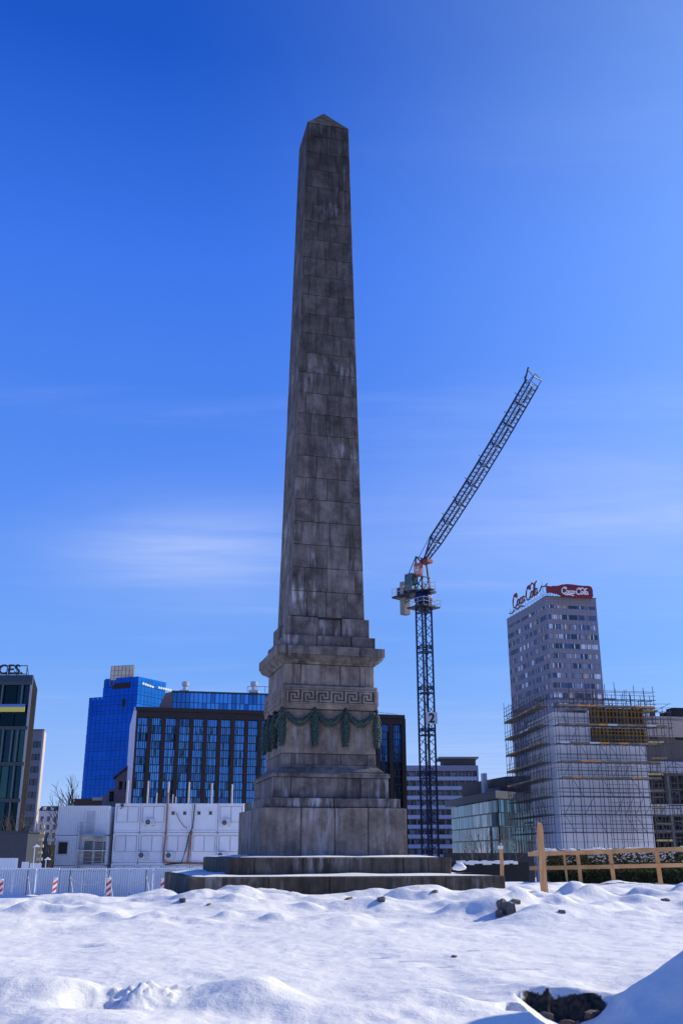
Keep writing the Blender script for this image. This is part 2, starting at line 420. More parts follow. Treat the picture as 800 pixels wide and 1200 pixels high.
# named drifts and added shadow piles: (x, y, radius, height)
MOUNDS += [(-3.6, 20.2, .4, .12), (-2.95, 19.1, .42, .13), (-2.3, 18.9, .3, .04), (-.9, 19.4, .5, .08), (2.45, 16.7, .42, .20), (2.0, 16.5, .5, .10), (1.2, 17.0, .45, .08),
           (3.3, 16.2, .6, .12), (3.0, 15.4, .5, .07), (-1.5, 8.05, .22, .08), (-.75, 8.3, .42, .15), (-2.2, 8.3, .45, .18), (-.1, 7.9, .42, .14), (.6, 8.3, .40, .13),
           (-1.8, 7.4, .5, .07), (2.62, 8.35, .36, .20), (3.05, 8.6, .5, .2), (4.3, 9.25, .50, 1.55), (5.2, 9.7, .8, 1.7), (3.9, 9.0, .6, .5),  # tall mounds out of view at right, added to shadow the foreground snow
           (-3.6, 10.6, .6, .07), (5.2, 15.0, .7, .12), (4.4, 16.6, .35, .13)]
PITS = [(1.28, 8.2, .10, .17, .10)]
def base_h(x, y):
    near = -.12 + .0195 * (np.maximum(y, -20) - 6)
    near = np.minimum(near, .15)
    left = np.where(y > 20, .15 - .041 * (y - 20), .15)
    left = np.maximum(left, -2.6)
    right = np.where(y > 24, .15 - .011 * (y - 24), .15)
    right = np.where(y > 24, .15 - .05 * sstep(22, 28, y) - .012 * (y - 24), right)
    right = np.where(y > 42, -.11 - .055 * (y - 42), right)
    right = np.maximum(right, -2.6)
    t = sstep(-2.0, 4.5, x)
    far = left * (1 - t) + right * t
    return np.where(y < 20, near, far)
def height(x, y):
    h = base_h(x, y)
    fade = sstep(80, 30, y) + .0
    amp = .35 + .65 * np.maximum(sstep(14, 17, y), sstep(10.6, 9, y))
    h = h + fade * amp * (.16 * vnoise(x * .55, y * .45, 1) + .10 * vnoise(x * 1.3 + 9, y * 1.0, 2) + .045 * vnoise(x * 3.1, y * 2.6, 3))
    h = h + fade * (.012 * vnoise(x * 7, y * 6, 4) + .004 * vnoise(x * 19, y * 17, 8))
    return h
def ground_z(x, y):
    a = np.array([float(x)]); b = np.array([float(y)])
    return float(full_h(a, b)[0][0])
def full_h(x, y):
    h = height(x, y); soil = np.zeros_like(h)
    for (mx_, my_, r, a) in MOUNDS:
        k = (np.abs(x - mx_) < 3 * r) & (np.abs(y - my_) < 3 * r)
        if not k.any(): continue
        wob = 1 + .35 * vnoise(x[k] * 2.3 / max(r, .3) + mx_, y[k] * 2.3 / max(r, .3), 11)
        ea = (hash((round(mx_ * 97), round(my_ * 89))) % 100) / 100 * 1.2 - .6
        qx = (x[k] - mx_) * math.cos(ea) + (y[k] - my_) * math.sin(ea); qy = -(x[k] - mx_) * math.sin(ea) + (y[k] - my_) * math.cos(ea)
        d2 = ((qx / 1.35) ** 2 + (qy / .9) ** 2) / (r * r) * wob
        h[k] += a * np.exp(-(d2 ** 1.35) * .9)
    # trampled lump, lower left
    d2 = ((x + 1.5) / .33) ** 2 + ((y - 8.12) / .26) ** 2
    k = d2 < 4
    h[k] += np.exp(-d2[k]) * (.15 * vnoise(x[k] * 7, y[k] * 7, 21) + .10 * np.abs(vnoise(x[k] * 17, y[k] * 17, 22)) + .07 * np.abs(vnoise(x[k] * 37, y[k] * 37, 23)) + .04)
    d3 = ((x + 1.78) / .20) ** 2 + ((y - 7.95) / .22) ** 2
    h -= .12 * np.exp(-d3 * d3)
    # pit with bare earth, lower right: a steep lip on the camera-far side, open towards the camera
    for (px_, py_, rx, ry, dp) in PITS:
        ux = (x - px_) / rx; uy = (y - py_) / ry
        wall = np.clip(1.25 - np.abs(ux) ** 2.2 - np.abs(uy + .25 * np.abs(ux)) ** 2.2 + .5 * vnoise(x * 9, y * 9, 31), 0, 1)
        s = sstep(.0, .35, wall)
        h -= dp * s
        if dp > .2: soil = np.maximum(soil, s)
    # bank with a broken face of bare earth, lower right
    bx = (x - 1.80) / .40; yb = 8.74 + .05 * vnoise(x * 7, y * 0, 51) - .10 * (1 - np.clip(np.abs(bx), 0, 1.2) ** 2) * 0
    depth = np.clip(1 - np.abs(bx + .08) ** 1.7, 0, 1) * .21
    inside = sstep(yb + .012, yb - .012, y)
    reach = np.clip((y - 6.2) / 2.2, 0, 1)
    h -= depth * inside * reach * (1 - .0 * x)
    h += .06 * np.exp(-((x - 1.8) / .6) ** 2 - ((y - 8.95) / .28) ** 2)
    soil = np.maximum(soil, np.clip(depth * 8, 0, 1) * sstep(yb + .03, yb + .0, y) * sstep(yb - .20 - .05 * vnoise(x * 9, y * 9, 52), yb - .06, y))
    # pillowy ridge of snow hugging the foot of the lower step
    ln_ = 20.11 + (x + 2.88) * .2468
    rg = np.exp(-((y - ln_ + .34) / .26) ** 2) * sstep(-3.4, -2.6, x) * sstep(4.2, 3.4, x)
    h += rg * np.clip(.11 + .26 * vnoise(x * .9 + 3, x * 0 + .5, 61) + .10 * vnoise(x * 3.1, y * 1.5, 62), 0, .3)
    rl = np.exp(-(((x + 2.88) + (y - 20.11) * .247 + .38) / .3) ** 2) * sstep(19.6, 20.2, y) * sstep(27, 24, y)
    h += rl * (.10 + .12 * vnoise(x * 2.3, y * 2.3, 63))
    # footprints
    for (fx, fy, ang) in [(.3, 11.3, .3), (.62, 11.0, .2), (.93, 10.6, .1), (1.35, 11.9, .2), (-2.9, 12.3, .1), (2.4, 14.0, .2), (1.75, 10.35, .05), (1.5, 10.3, .05)]:
        ux = ((x - fx) * math.cos(ang) + (y - fy) * math.sin(ang)) / .15; uy = (-(x - fx) * math.sin(ang) + (y - fy) * math.cos(ang)) / .06
        h -= .05 * np.exp(-(ux ** 2 + uy ** 2) ** 1.5)
    # dug trench below the hedge
    c = 33.0 + .35 * np.sin(x * .9)
    tr_ = np.exp(-((y - c) / .7) ** 2) * sstep(7.6, 9.4, x + .8 * vnoise(x * 1.3, y, 41)) * sstep(40, 20, x)
    h += (.15 + .06 * vnoise(x * 1.9, y * 0 + 1.5, 47)) * tr_
    h += .06 * np.exp(-((y - (c - 2.2)) / .6) ** 2) * sstep(6.6, 8, x) * (0.2 + 1.2 * vnoise(x * 1.5, y * 2, 43))
    soil = np.maximum(soil, sstep(.25, .45, tr_ + .5 * vnoise(x * 1.6, y * 1.6, 42)) * sstep(c - .12, c - .3, y + .25 * vnoise(x * 4, y * 2, 44)))
    return h, soil
ys = [-900, -400, -200, -100, -50, -25, -12, -4, 0, 3, 5]
y = 6.0
while y < 42: ys.append(y); y *= 1.0031
while y < 130: ys.append(y); y *= 1.02
while y < 9000: ys.append(y); y *= 1.3
ys = np.array(ys)
kk = list(np.arange(-.42, .4201, .0024))
q = .44
while q < 45: kk = [-q] + kk + [q]; q *= 1.09
kk = np.array(kk)
wy = np.where(ys > 6.0, ys, 6.0 + (6.0 - ys) * 1.0)
wy = np.minimum(wy, 400)
GX = kk[None, :] * wy[:, None]; GY = np.repeat(ys[:, None], len(kk), 1)
hh, soil = full_h(GX.ravel().copy(), GY.ravel().copy())
nr, nc = GX.shape
verts = np.stack([GX.ravel(), GY.ravel(), hh], 1)
idx = np.arange(nr * nc).reshape(nr, nc)
quads = np.stack([idx[:-1, :-1].ravel(), idx[:-1, 1:].ravel(), idx[1:, 1:].ravel(), idx[1:, :-1].ravel()], 1)
me = bpy.data.meshes.new('ground')
me.vertices.add(len(verts)); me.vertices.foreach_set('co', verts.ravel())
me.loops.add(quads.size); me.loops.foreach_set('vertex_index', quads.ravel().astype(np.int32))
me.polygons.add(len(quads)); me.polygons.foreach_set('loop_start', np.arange(0, quads.size, 4, dtype=np.int32))
me.polygons.foreach_set('loop_total', np.full(len(quads), 4, dtype=np.int32))
me.update(calc_edges=True); me.validate()
me.polygons.foreach_set('use_smooth', [True] * len(me.polygons))
at_ = me.attributes.new('soil', 'FLOAT', 'POINT'); at_.data.foreach_set('value', soil.astype(np.float32))
me.materials.append(M_ground)
ground = link('ground', me, None, 'structure')

# ---------------------------------------------------------------- the obelisk monument
MX, MY = -.0221 * 24, 24.0
PHI = R(13.9)
mon = thing('obelisk_monument', 'tall dark weathered stone obelisk on a stepped pedestal with green bronze garlands, standing in snow', 'obelisk', (MX, MY, 0), PHI)

def fr_pt(k, u, o, z):
    """face k (0 front, 1 right, 2 back, 3 left); u along the face, o distance of the surface from the axis"""
    x, y_ = u, -o
    for _ in range(k): x, y_ = -y_, x
    return (x, y_, z)
def block_verts(k, z0, z1, ua, ub, a0, a1, t, g=.007, c=.010, own=(False, False), jit=0, gu=1.0):
    """one masonry block: ua/ub fractions along the face; a0/a1 half widths at z0/z1"""
    def U(fr, a, edge):
        if edge == 0: return -a if own[0] else -a + t
        if edge == 1: return a if own[1] else a - t
        return -a + 2 * a * fr
    e0 = 0 if ua <= 0 else None; e1 = 1 if ub >= 1 else None
    def ring(inset, dep, zi):
        def P(fr, a, edge, z, sgn):
            u = U(fr, a, edge)
            # outer corners stay sharp when the block owns the corner
            ins = inset * gu if not ((edge == 0 and own[0]) or (edge == 1 and own[1])) else (inset - g) * .8
            return fr_pt(k, u + sgn * ins, a - dep + jit, z)
        def az(z): return a0 + (a1 - a0) * (z - z0) / (z1 - z0)
        zb, zt = z0 + zi, z1 - zi
        return [P(ua, az(zb), e0, zb, 1), P(ub, az(zb), e1, zb, -1), P(ub, az(zt), e1, zt, -1), P(ua, az(zt), e0, zt, 1)]
    fr = ring(g + c, 0, g * .8 + c); ou = ring(g, c, g * .8); bk = ring(g, t, g * .8)
    v = fr + ou + bk
    f = [(0, 1, 2, 3)]
    for i in range(4):
        j = (i + 1) % 4
        f.append((4 + i, 4 + j, j, i)); f.append((8 + i, 8 + j, 4 + j, 4 + i))
    f.append((11, 10, 9, 8))
    return v, f
def course(parent, z0, z1, a0, a1, joints, parity, m, t=.16, name='stone_block', back=None, wob=.0, **kw):
    """blocks of one course; faces 0 and 3 are seen and get objects, the others are joined"""
    for k in range(4):
        own = (k % 2) == parity
        js = [0] + list(joints[k % len(joints)]) + [1]
        for i in range(len(js) - 1):
            v, f = block_verts(k, z0, z1, js[i], js[i + 1], a0, a1, t, own=(own, own), jit=random.uniform(-wob, wob * .3) if not own else random.uniform(-wob, 0), **kw)
            if k in (0, 3) or back is None:
                b = MB(); b.add(v, f); b.build(name, m, parent)
            else:
                back.add(v, f)
def core(name, z0, z1, a0, a1, parent):
    b = MB(); i = .05
    b.hexa([(-a0 + i, -a0 + i, z0), (a0 - i, -a0 + i, z0), (a0 - i, a0 - i, z0), (-a0 + i, a0 - i, z0),
            (-a1 + i, -a1 + i, z1), (a1 - i, -a1 + i, z1), (a1 - i, a1 - i, z1), (-a1 + i, a1 - i, z1)])
    return b.build(name, M_mortar, parent)

# shaft
zs = [20.89 - .43]
while len(zs) < 25: zs.append(zs[-1] - (zs[0] - 6.36) / 24)
zs = [20.89] + zs
zs[-1] = 6.32
def ash(z): return .895 + (.608 - .895) * (z - 6.36) / (20.89 - 6.36)
shaft = core('shaft', 6.30, 20.885, ash(6.3), ash(20.885), mon)
backs = MB()
for i in range(len(zs) - 1):
    z1, z0 = zs[i], zs[i + 1]
    def jj():
        if i % 2 == 0: a = [.29, .70]
        else: a = [.14, .50, .87]
        if i > 13 and i % 2 == 0 and random.random() < .5: a = [.22, .5, .78]
        return [min(.93, max(.07, q_ + random.uniform(-.035, .035))) for q_ in a]
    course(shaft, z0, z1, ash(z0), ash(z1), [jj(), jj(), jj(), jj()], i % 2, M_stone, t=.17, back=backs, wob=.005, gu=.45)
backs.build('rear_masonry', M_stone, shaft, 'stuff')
# pyramidion in two courses
pyr = MB()
za, zb, zt = 20.905, 21.33, 21.84
a_a, a_b = .606, .33
pyr.add([(-a_a, -a_a, za), (a_a, -a_a, za), (a_a, a_a, za), (-a_a, a_a, za), (-a_b, -a_b, zb), (a_b, -a_b, zb), (a_b, a_b, zb), (-a_b, a_b, zb)],
        [(3, 2, 1, 0), (4, 5, 6, 7), (0, 1, 5, 4), (1, 2, 6, 5), (2, 3, 7, 6), (3, 0, 4, 7)])
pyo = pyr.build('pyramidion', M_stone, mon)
p2 = MB(); a_c = a_b - .012
p2.add([(-a_c, -a_c, zb + .012), (a_c, -a_c, zb + .012), (a_c, a_c, zb + .012), (-a_c, a_c, zb + .012), (0, 0, zt)],
       [(3, 2, 1, 0), (0, 1, 4), (1, 2, 4), (2, 3, 4), (3, 0, 4)])
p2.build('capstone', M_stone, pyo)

# pedestal courses (half width, bottom, top, joints)
def level(name, a, z0, z1, joints, m=None, parity=0, t=.25, c=.014):
    o = core(name, z0, z1, a, a, mon)
    course(o, z0, z1, a, a, joints, parity, m or M_stone, t=t, c=c, wob=.004)
    return o
st1 = level('lower_step', 3.21, -.25, .575, [[.235, .425, .80], [.3, .6], [.25, .5, .75], [.3, .66]], M_stone_lo, t=.6, c=.02)
st2 = level('upper_step', 2.36, .575, .93, [[.32, .775], [.4, .7], [.3, .6], [.35, .7]], M_stone_lo, 1, t=.5, c=.018)
level('pedestal_base', 1.62, .93, 1.945, [[.27, .5, .73], [.36, .7], [.3, .6], [.36, .68]], M_stone_pale, 0, t=.3)
level('pedestal_course', 1.515, 1.945, 2.155, [[.5], [.5], [.5], [.5]], M_stone, 1, t=.3)
level('pedestal_block', 1.312, 2.155, 2.60, [[.15, .75], [.5], [.5], [.45]], M_stone, 0)
level('frieze_band', 1.135, 4.12, 4.67, [[], [], [], []], M_stone_pale, 0, t=.2, c=.02)
level('neck_block', 1.068, 4.67, 5.155, [[.18, .62, .84], [.5], [.4], [.3, .7]], M_stone_pale, 1, t=.2)
level('cap_course', 1.10, 5.555, 5.84, [[.36, .73], [.5], [.5], [.5]], M_stone, 0, t=.25)
ddo = level('dado', 1.078, 3.13, 4.12, [[], [], [], []], M_stone_pale, 0, t=.2)
level('dado_foot', 1.085, 2.88, 3.13, [[.14, .62], [.5], [.5], [.5]], M_stone, 1, t=.2)
# moulded profiles
def profile(name, pts, m, parent=mon):
    b = MB()
    for i in range(len(pts) - 1):
        (a0, z0), (a1, z1) = pts[i], pts[i + 1]
        for k in range(4):
            b.quad(fr_pt(k, -a0, a0, z0), fr_pt(k, a0, a0, z0), fr_pt(k, a1, a1, z1), fr_pt(k, -a1, a1, z1))
    a, z = pts[-1]; b.quad((-a, -a, z), (a, -a, z), (a, a, z), (-a, a, z))
    a, z = pts[0]; b.quad((-a, a, z), (a, a, z), (a, -a, z), (-a, -a, z))
    return b.build(name, m, parent)
profile('base_moulding', [(1.325, 2.601), (1.335, 2.62), (1.34, 2.65), (1.33, 2.68), (1.31, 2.70), (1.24, 2.705), (1.23, 2.74), (1.19, 2.78), (1.14, 2.82), (1.11, 2.85), (1.10, 2.882)], M_stone)
profile('cornice_moulding', [(1.06, 5.157), (1.09, 5.16), (1.10, 5.18), (1.13, 5.20), (1.19, 5.23), (1.235, 5.28), (1.25, 5.335), (1.262, 5.345)], M_stone)
cor = level('cornice_slab', 1.284, 5.347, 5.555, [[.09, .76], [.5], [.5], [.35]], M_stone, 0, t=.3)
# collar: corner blocks with a recessed panel between them
col = core('collar', 5.84, 6.30, .90, .90, mon)
for k in range(4):
    own = k % 2 == 0
    for (ua, ub, aa) in ((0, .37, .985), (.66, 1, .985)):
        v, f = block_verts(k, 5.842, 6.30, ua, ub, aa, aa, .2, own=(own, own)); b = MB(); b.add(v, f); b.build('stone_block', M_stone, col)
    v, f = block_verts(k, 5.842, 6.27, .372, .658, .985, .985, .2); b = MB()
    v = [Vector(p) for p in v]
    sh_ = Vector(fr_pt(k, 0, -.075, 0)); b.add([p + sh_ for p in v], f); b.build('recessed_panel', M_stone, col)
# key-pattern relief on the frieze band
M_groove = mat('groove_stone', (.06, .053, .05), .95)  # darker stone colour behind the raised key pattern
for k in (0, 1, 2, 3):
    A = 1.135
    u0, u1, z0, z1 = -A + .06, A - .06, 4.235, 4.575
    bb = MB(); bb.tbox(lambda u, d, z: fr_pt(k, u, A + d, z), u0, u1, -.005, .0015, z0, z1)
    panel = bb.build('relief_panel', M_groove, mon)
    b = MB()
    tr = lambda u, d, z: fr_pt(k, u, A + d, z)
    lw = .042
    d1 = .028
    b.tbox(tr, u0, u1, 0, d1, z1 - .028, z1); b.tbox(tr, u0, u1, 0, d1, z0, z0 + .028)
    b.tbox(tr, u0, u0 + .028, 0, d1, z0 + .028, z1 - .028); b.tbox(tr, u1 - .028, u1, 0, d1, z0 + .028, z1 - .028)
    nun = 6; ww = (u1 - u0 - .10) / nun
    zl, zh = z0 + .045, z1 - .045
    rows_ = ['#.######', '#.#.....', '#.#.###.', '#.#.#.#.', '#.###.#.', '#.....#.', '#######.']
    ch_ = (zh - zl) / 7; cw_ = ww / 8; e_ = .004
    for i in range(nun):
        for r_, row in enumerate(rows_):
            c_ = 0
            while c_ < 8:
                if row[c_] == '#':
                    c2 = c_
                    while c2 < 8 and row[c2] == '#': c2 += 1
                    b.tbox(tr, u0 + .05 + i * ww + c_ * cw_ - e_, u0 + .05 + i * ww + c2 * cw_ + e_, 0, d1 - .0006 * (r_ % 2), zl + r_ * ch_ - e_, zl + (r_ + 1) * ch_ + e_)
                    c_ = c2
                else: c_ += 1
    b.build('key_pattern', M_stone_pale, panel)

# bronze garlands
def leaf(b, p, d, n, w, l, lift):
    p = Vector(p); d = Vector(d).normalized(); n = Vector(n).normalized(); s = d.cross(n).normalized()
    b.add([p, p + d * l * .5 + s * w / 2 + n * lift * .5, p + d * l + n * lift, p + d * l * .5 - s * w / 2 + n * lift * .5, p + d * l * .5 + n * lift * 1.2],
          [(0, 1, 4), (1, 2, 4), (2, 3, 4), (3, 0, 4)])
def drop_mesh():
    b = MB()
    n = 12; prof = [(.02, 0), (.035, -.06), (.055, -.18), (.07, -.34), (.072, -.48), (.055, -.62), (.03, -.72), (.01, -.76)]
    b.tube([(0, 0, z) for r, z in prof], [r for r, z in prof], n)
    rr = random.Random(3)
    for i in range(15):
        f = i / 14; z = -.04 - f * .68
        r = .025 + .055 * math.sin(min(1, f * 1.05) * math.pi * .9 + .1)
        for j in range(9):
            a = 2 * math.pi * (j + (i % 2) * .5) / 9 + rr.uniform(-.2, .2)
            nn = Vector((math.cos(a), math.sin(a), 0))
            leaf(b, nn * r * .9 + Vector((0, 0, z)), Vector((0, 0, -1)) + nn * rr.uniform(.1, .5), nn, .05, .085, .022)
    return b.mesh('garland_drop', M_bronze)
def swag_mesh(w, sag):
    b = MB(); pts = []; rad = []
    for i in range(17):
        f = i / 16; x = -w / 2 + w * f
        pts.append((x, 0, -sag * (1 - (2 * f - 1) ** 2))); rad.append(.014 + .048 * math.sin(math.pi * f) ** 1.2)
    b.tube(pts, rad, 10)
    rr = random.Random(5)
    for i in range(1, 28):
        f = i / 28; x = -w / 2 + w * f; z = -sag * (1 - (2 * f - 1) ** 2)
        dz = -sag * (-2 * (2 * f - 1) * 2) / w
        d = Vector((1, 0, dz)).normalized() * (1 if f < .5 else -1); d = Vector((d.x, 0, d.z))
        r = .014 + .048 * math.sin(math.pi * f) ** 1.2
        for j in range(8):
            a = 2 * math.pi * j / 8 + rr.uniform(-.3, .3)
            s = Vector((0, 1, 0)); t_ = d.cross(s)
            nn = s * math.cos(a) + t_ * math.sin(a)
            leaf(b, Vector((x, 0, z)) + nn * r * .85, d + nn * rr.uniform(.1, .6), nn, .042, .065, .018)
    return b.mesh('garland_swag', M_bronze)
dm = drop_mesh(); A = 1.078
sm = swag_mesh(2 * A / 3 - .1, .26)
kb = MB(); kb.tube([(-.05, 0, .0), (0, 0, .03), (.05, 0, 0)], [.028, .045, .028], 8); kb.tube([(0, 0, .05), (0, 0, -.07)], [.03, .035], 8)
kmesh = kb.mesh('garland_knot', M_bronze_dark)
for k in range(4):
    rz = k * math.pi / 2
    for i, u in enumerate((-A, -A / 3, A / 3)):
        off = .065
        if i == 0: p = fr_pt(k, -A - .03, A + .03, 4.07)
        else: p = fr_pt(k, u, A + off, 4.07)
        o = link('garland_drop', dm, mon, loc=p, rot=(0, 0, rz + i))
        link('garland_knot', kmesh, o, loc=(0, 0, .02))
    for i in range(3):
        u = -A + 2 * A / 3 * (i + .5)
        link('garland_swag', sm, mon, loc=fr_pt(k, u, A + .05, 4.07), rot=(0, 0, rz))
# snow lying on the step tops
def snow_ledge(name, a_in, a_out, z, parent, th, sd, back=.05):
    b = MB(); n = 70; m_ = 7
    for k in range(4):
        grid = []
        for i in range(n + 1):
            u = -1 + 2 * i / n
            row = []
            for j in range(m_ + 1):
                f = j / m_
                edge = a_out - back - .10 * max(0, mnoise.noise(Vector((u * 4 + k * 7, sd, 1))) + .25)
                o_ = a_in - .03 + (edge - a_in + .03) * f
                uu = u * (a_in + (edge - a_in) * f + (0 if f < 1 else 0))
                hgt_ = th * (1 - f ** 3) * (.55 + .9 * max(0, .5 + mnoise.noise(Vector((u * 3 + k * 5, f * 1.5, sd))))) * (1.0)
                row.append(fr_pt(k, uu, o_, z + (hgt_ if f < 1 else -.004)))
            grid.append(row)
        o = len(b.v)
        for r_ in grid: b.v += [tuple(p) for p in r_]
        for i in range(n):
            for j in range(m_):
                a_ = o + i * (m_ + 1) + j
                b.f.append((a_, a_ + 1, a_ + m_ + 2, a_ + m_ + 1))
    return b.build(name, M_snow, parent, smooth=True)
snow_ledge('snow_cover', 2.36, 3.21, .567, st1, .045, 3.3, back=.04)
snow_ledge('snow_cover', 1.62, 2.36, .925, st2, .035, 8.3, back=.12)

# ---------------------------------------------------------------- shared materials
def M(name, *a, **k): return mat(name, *a, **k)
M_white = M('white_painted_steel', (.72, .73, .76), .45, var=.05, nscale=1.5, rnd=.05)
M_whited = M('grey_white_steel', (.50, .51, .54), .5, var=.08, nscale=2)
M_steel = M('galvanised_steel', (.30, .31, .33), .45, .6, var=.2)
M_darksteel = M('dark_steel', (.045, .047, .055), .5, .3)
M_darkglass = M('dark_window_glass', (.012, .015, .022), .06, 0, var=.3, spec=.9, rnd=.3)
M_black = M('black_gap', (.008, .008, .01), .8)
M_wood = M('new_timber', (.55, .25, .085), .7, col2=(.74, .42, .18), nscale=2.0, stretch=(1, 1, 1), bump=.3, bscale=30, rnd=.12)
M_woodpost = M('stake_timber', (.46, .22, .075), .7, col2=(.78, .43, .18), nscale=3.0, stretch=(8, 8, .6), bump=.3, bscale=40)
M_earth = M('dark_earth', (.03, .022, .016), .95, col2=(.08, .06, .045), nscale=20, bump=.6, bscale=30)
M_conc = M('grey_concrete', (.20, .19, .19), .85, var=.15, nscale=.6)
M_concd = M('dark_concrete', (.075, .07, .07), .85, var=.2, nscale=.6)
M_plank = M('weathered_planks', (.20, .16, .11), .8, var=.3, nscale=2, rnd=.25)
M_orange_plank = M('orange_planks', (.55, .22, .05), .75, var=.2, nscale=2)
M_tube = M('scaffold_tube', (.075, .075, .085), .5, .4, var=.3, nscale=.8, rnd=.3)
M_fencesheet = M('pale_blue_sheet', (.66, .71, .78), .5, .0, var=.06, nscale=1, rnd=.05)
M_brown = M('brown_cladding', (.030, .016, .014), .55, .2, var=.15, nscale=.4)
M_red = M('sign_red', (.17, .010, .018), .6, var=.1)
M_signwhite = M('sign_white', (.78, .78, .8), .5, var=.03)
M_bark = M('bark', (.06, .045, .035), .9, col2=(.13, .10, .075), nscale=4)

def glass(name, col, rough=.04, metal=.92, rnd=.25, var=.12, nscale=.2):
    return mat(name, col, rough, metal, var=var, nscale=nscale, rnd=rnd)

def pane(mb, tr, u0, u1, z0, z1, d, tilt=.0):
    """one sheet of glass, very slightly out of true"""
    j = [random.uniform(-tilt, tilt) for _ in range(3)]
    q = [(u0, z0, j[0]), (u1, z0, j[1]), (u1, z1, j[1] + j[2]), (u0, z1, j[0] + j[2])]
    mb.add([tr(u, d + e, z) for u, z, e in q] + [tr(u, d - .04, z) for u, z, e in q],
           [(0, 1, 2, 3), (7, 6, 5, 4), (4, 5, 1, 0), (5, 6, 2, 1), (6, 7, 3, 2), (7, 4, 0, 3)])

def text_mesh(txt, size, ext, m, name):
    cu = bpy.data.curves.new(name + '_font', 'FONT'); cu.body = txt; cu.size = size; cu.extrude = ext
    cu.offset = size * .02
    o = bpy.data.objects.new('tmp', cu); scene.collection.objects.link(o)
    bpy.context.view_layer.update()
    me = bpy.data.meshes.new_from_object(o.evaluated_get(bpy.context.evaluated_depsgraph_get()))
    bpy.data.objects.remove(o); bpy.data.curves.remove(cu)
    me.name = name; me.materials.clear(); me.materials.append(m)
    return me

def inset(tA, w, tB, d):
    # corner of the two walls shifted outward by d on both
    a0 = Vector(tA(0, d, 0)[:2]); a1 = Vector(tA(w, d, 0)[:2]); b0 = Vector(tB(0, d, 0)[:2]); b1 = Vector(tB(1, d, 0)[:2])
    r_ = a1 - a0; s_ = b1 - b0; den = r_.x * s_.y - r_.y * s_.x
    t_ = ((b0.x - a0.x) * s_.y - (b0.y - a0.y) * s_.x) / den
    p = a0 + r_ * t_
    return (p.x, p.y)
def local(root, pts): return [(p[0] - root.location.x, p[1] - root.location.y) for p in pts]
GZ = -2.6
def zat(X, Y, D): return at(X, Y, D).z - GZ     # height above the low ground

# ---------------------------------------------------------------- blue glass tower (left)
pL, pC, pR = at(104.6, 819.5, 307), at(162.4, 792.4, 300), at(194.8, 800, 311.5)
bt = thing('office_tower', 'tall blue mirror glass tower with stepped roof and pale grid screen on top', 'tower', (pL.x, pL.y, GZ))
l_, c_, r_ = local(bt, [pL, pC, pR])
trA, wA = face(l_, c_); trB, wB = face(c_, r_)
hl = zat(104.6, 819.5, 307); hc = zat(162.4, 792.4, 300)
stepu = wA * .28; bk_ = (c_[0] + (r_[0] - c_[0]) * 1.8, c_[1] + (r_[1] - c_[1]) * 1.8)
M_core = M('dark_blue_core', (.006, .02, .06), .3)
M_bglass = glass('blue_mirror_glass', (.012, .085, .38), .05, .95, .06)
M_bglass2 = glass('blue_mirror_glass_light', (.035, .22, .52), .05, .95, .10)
mb = MB()
A0 = trA(.12, -.25, 0)[:2]; AS = trA(stepu, -.25, 0)[:2]; AC = inset(trA, wA, trB, -.25); AR = trB(wB, -.25, 0)[:2]
back = lambda p, dd=22: (p[0] + (r_[0] - c_[0]) / wB * dd, p[1] + (r_[1] - c_[1]) / wB * dd)
mb.prism([A0, AS, back(AS, 30), back(A0, 30)], 0, hl - .3)
mb.prism([AS, AC, AR, back(AS, wB)], 0, hc - .3)
mb.build('tower_body', M_core, bt)
nfl = 20; fh = hc / nfl; cw = 1.5
for i in range(nfl):
    z0, z1 = i * fh, (i + 1) * fh
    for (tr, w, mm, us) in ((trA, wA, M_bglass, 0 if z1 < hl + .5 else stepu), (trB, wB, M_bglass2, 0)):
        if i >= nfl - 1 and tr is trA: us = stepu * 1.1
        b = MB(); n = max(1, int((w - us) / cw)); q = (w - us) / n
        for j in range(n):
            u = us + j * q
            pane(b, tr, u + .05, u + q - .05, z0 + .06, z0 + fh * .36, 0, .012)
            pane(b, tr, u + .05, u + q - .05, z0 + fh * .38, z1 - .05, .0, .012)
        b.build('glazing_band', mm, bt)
sg = MB(); s0 = at(131, 795, 296); 
trS, wS = face(local(bt, [at(130.5, 790, 304)])[0], local(bt, [at(156.5, 787, 302)])[0])
zs0, zs1 = zat(143, 797, 303), zat(143, 780, 303)
scr = MB()
for i in range(6):
    for j in range(3):
        u0, u1 = wS * i / 6, wS * (i + 1) / 6; a, b_ = zs0 + (zs1 - zs0) * j / 3, zs0 + (zs1 - zs0) * (j + 1) / 3
        q = MB(); q.tbox(trS, u0 + .1, u1 - .1, 0, .25, a + .1, b_ - .1); q.build('screen_panel', M('cream_panel', (.55, .47, .36), .6, rnd=.1), bt)
fr = MB()
for i in range(7): fr.tbox(trS, wS * i / 6 - .08, wS * i / 6 + .08, -.5, .32, zs0 - 1.5, zs1)
for j in range(4): fr.tbox(trS, 0, wS, -.3, -.05, zs0 + (zs1 - zs0) * j / 3 - .07, zs0 + (zs1 - zs0) * j / 3 + .07)
fr.tbox(trS, .5, wS - .5, -4, -.5, zs0 - 2.6, zs0 + 1)
fr.build('screen_frame', M_conc, bt)
q = MB(); 
for i in range(5): q.tbox(trB, 2 + i * 1.1, 2.8 + i * 1.1, .02, .15, hc - 2.2 - .1 * i, hc - 1.6 - .1 * i)
for i in range(6): q.tbox(trB, 9.5 + i * 1.1, 10.3 + i * 1.1, .02, .15, hc - 2.4, hc - 1.8)
q.build('roof_light_strip', M_signwhite, bt)
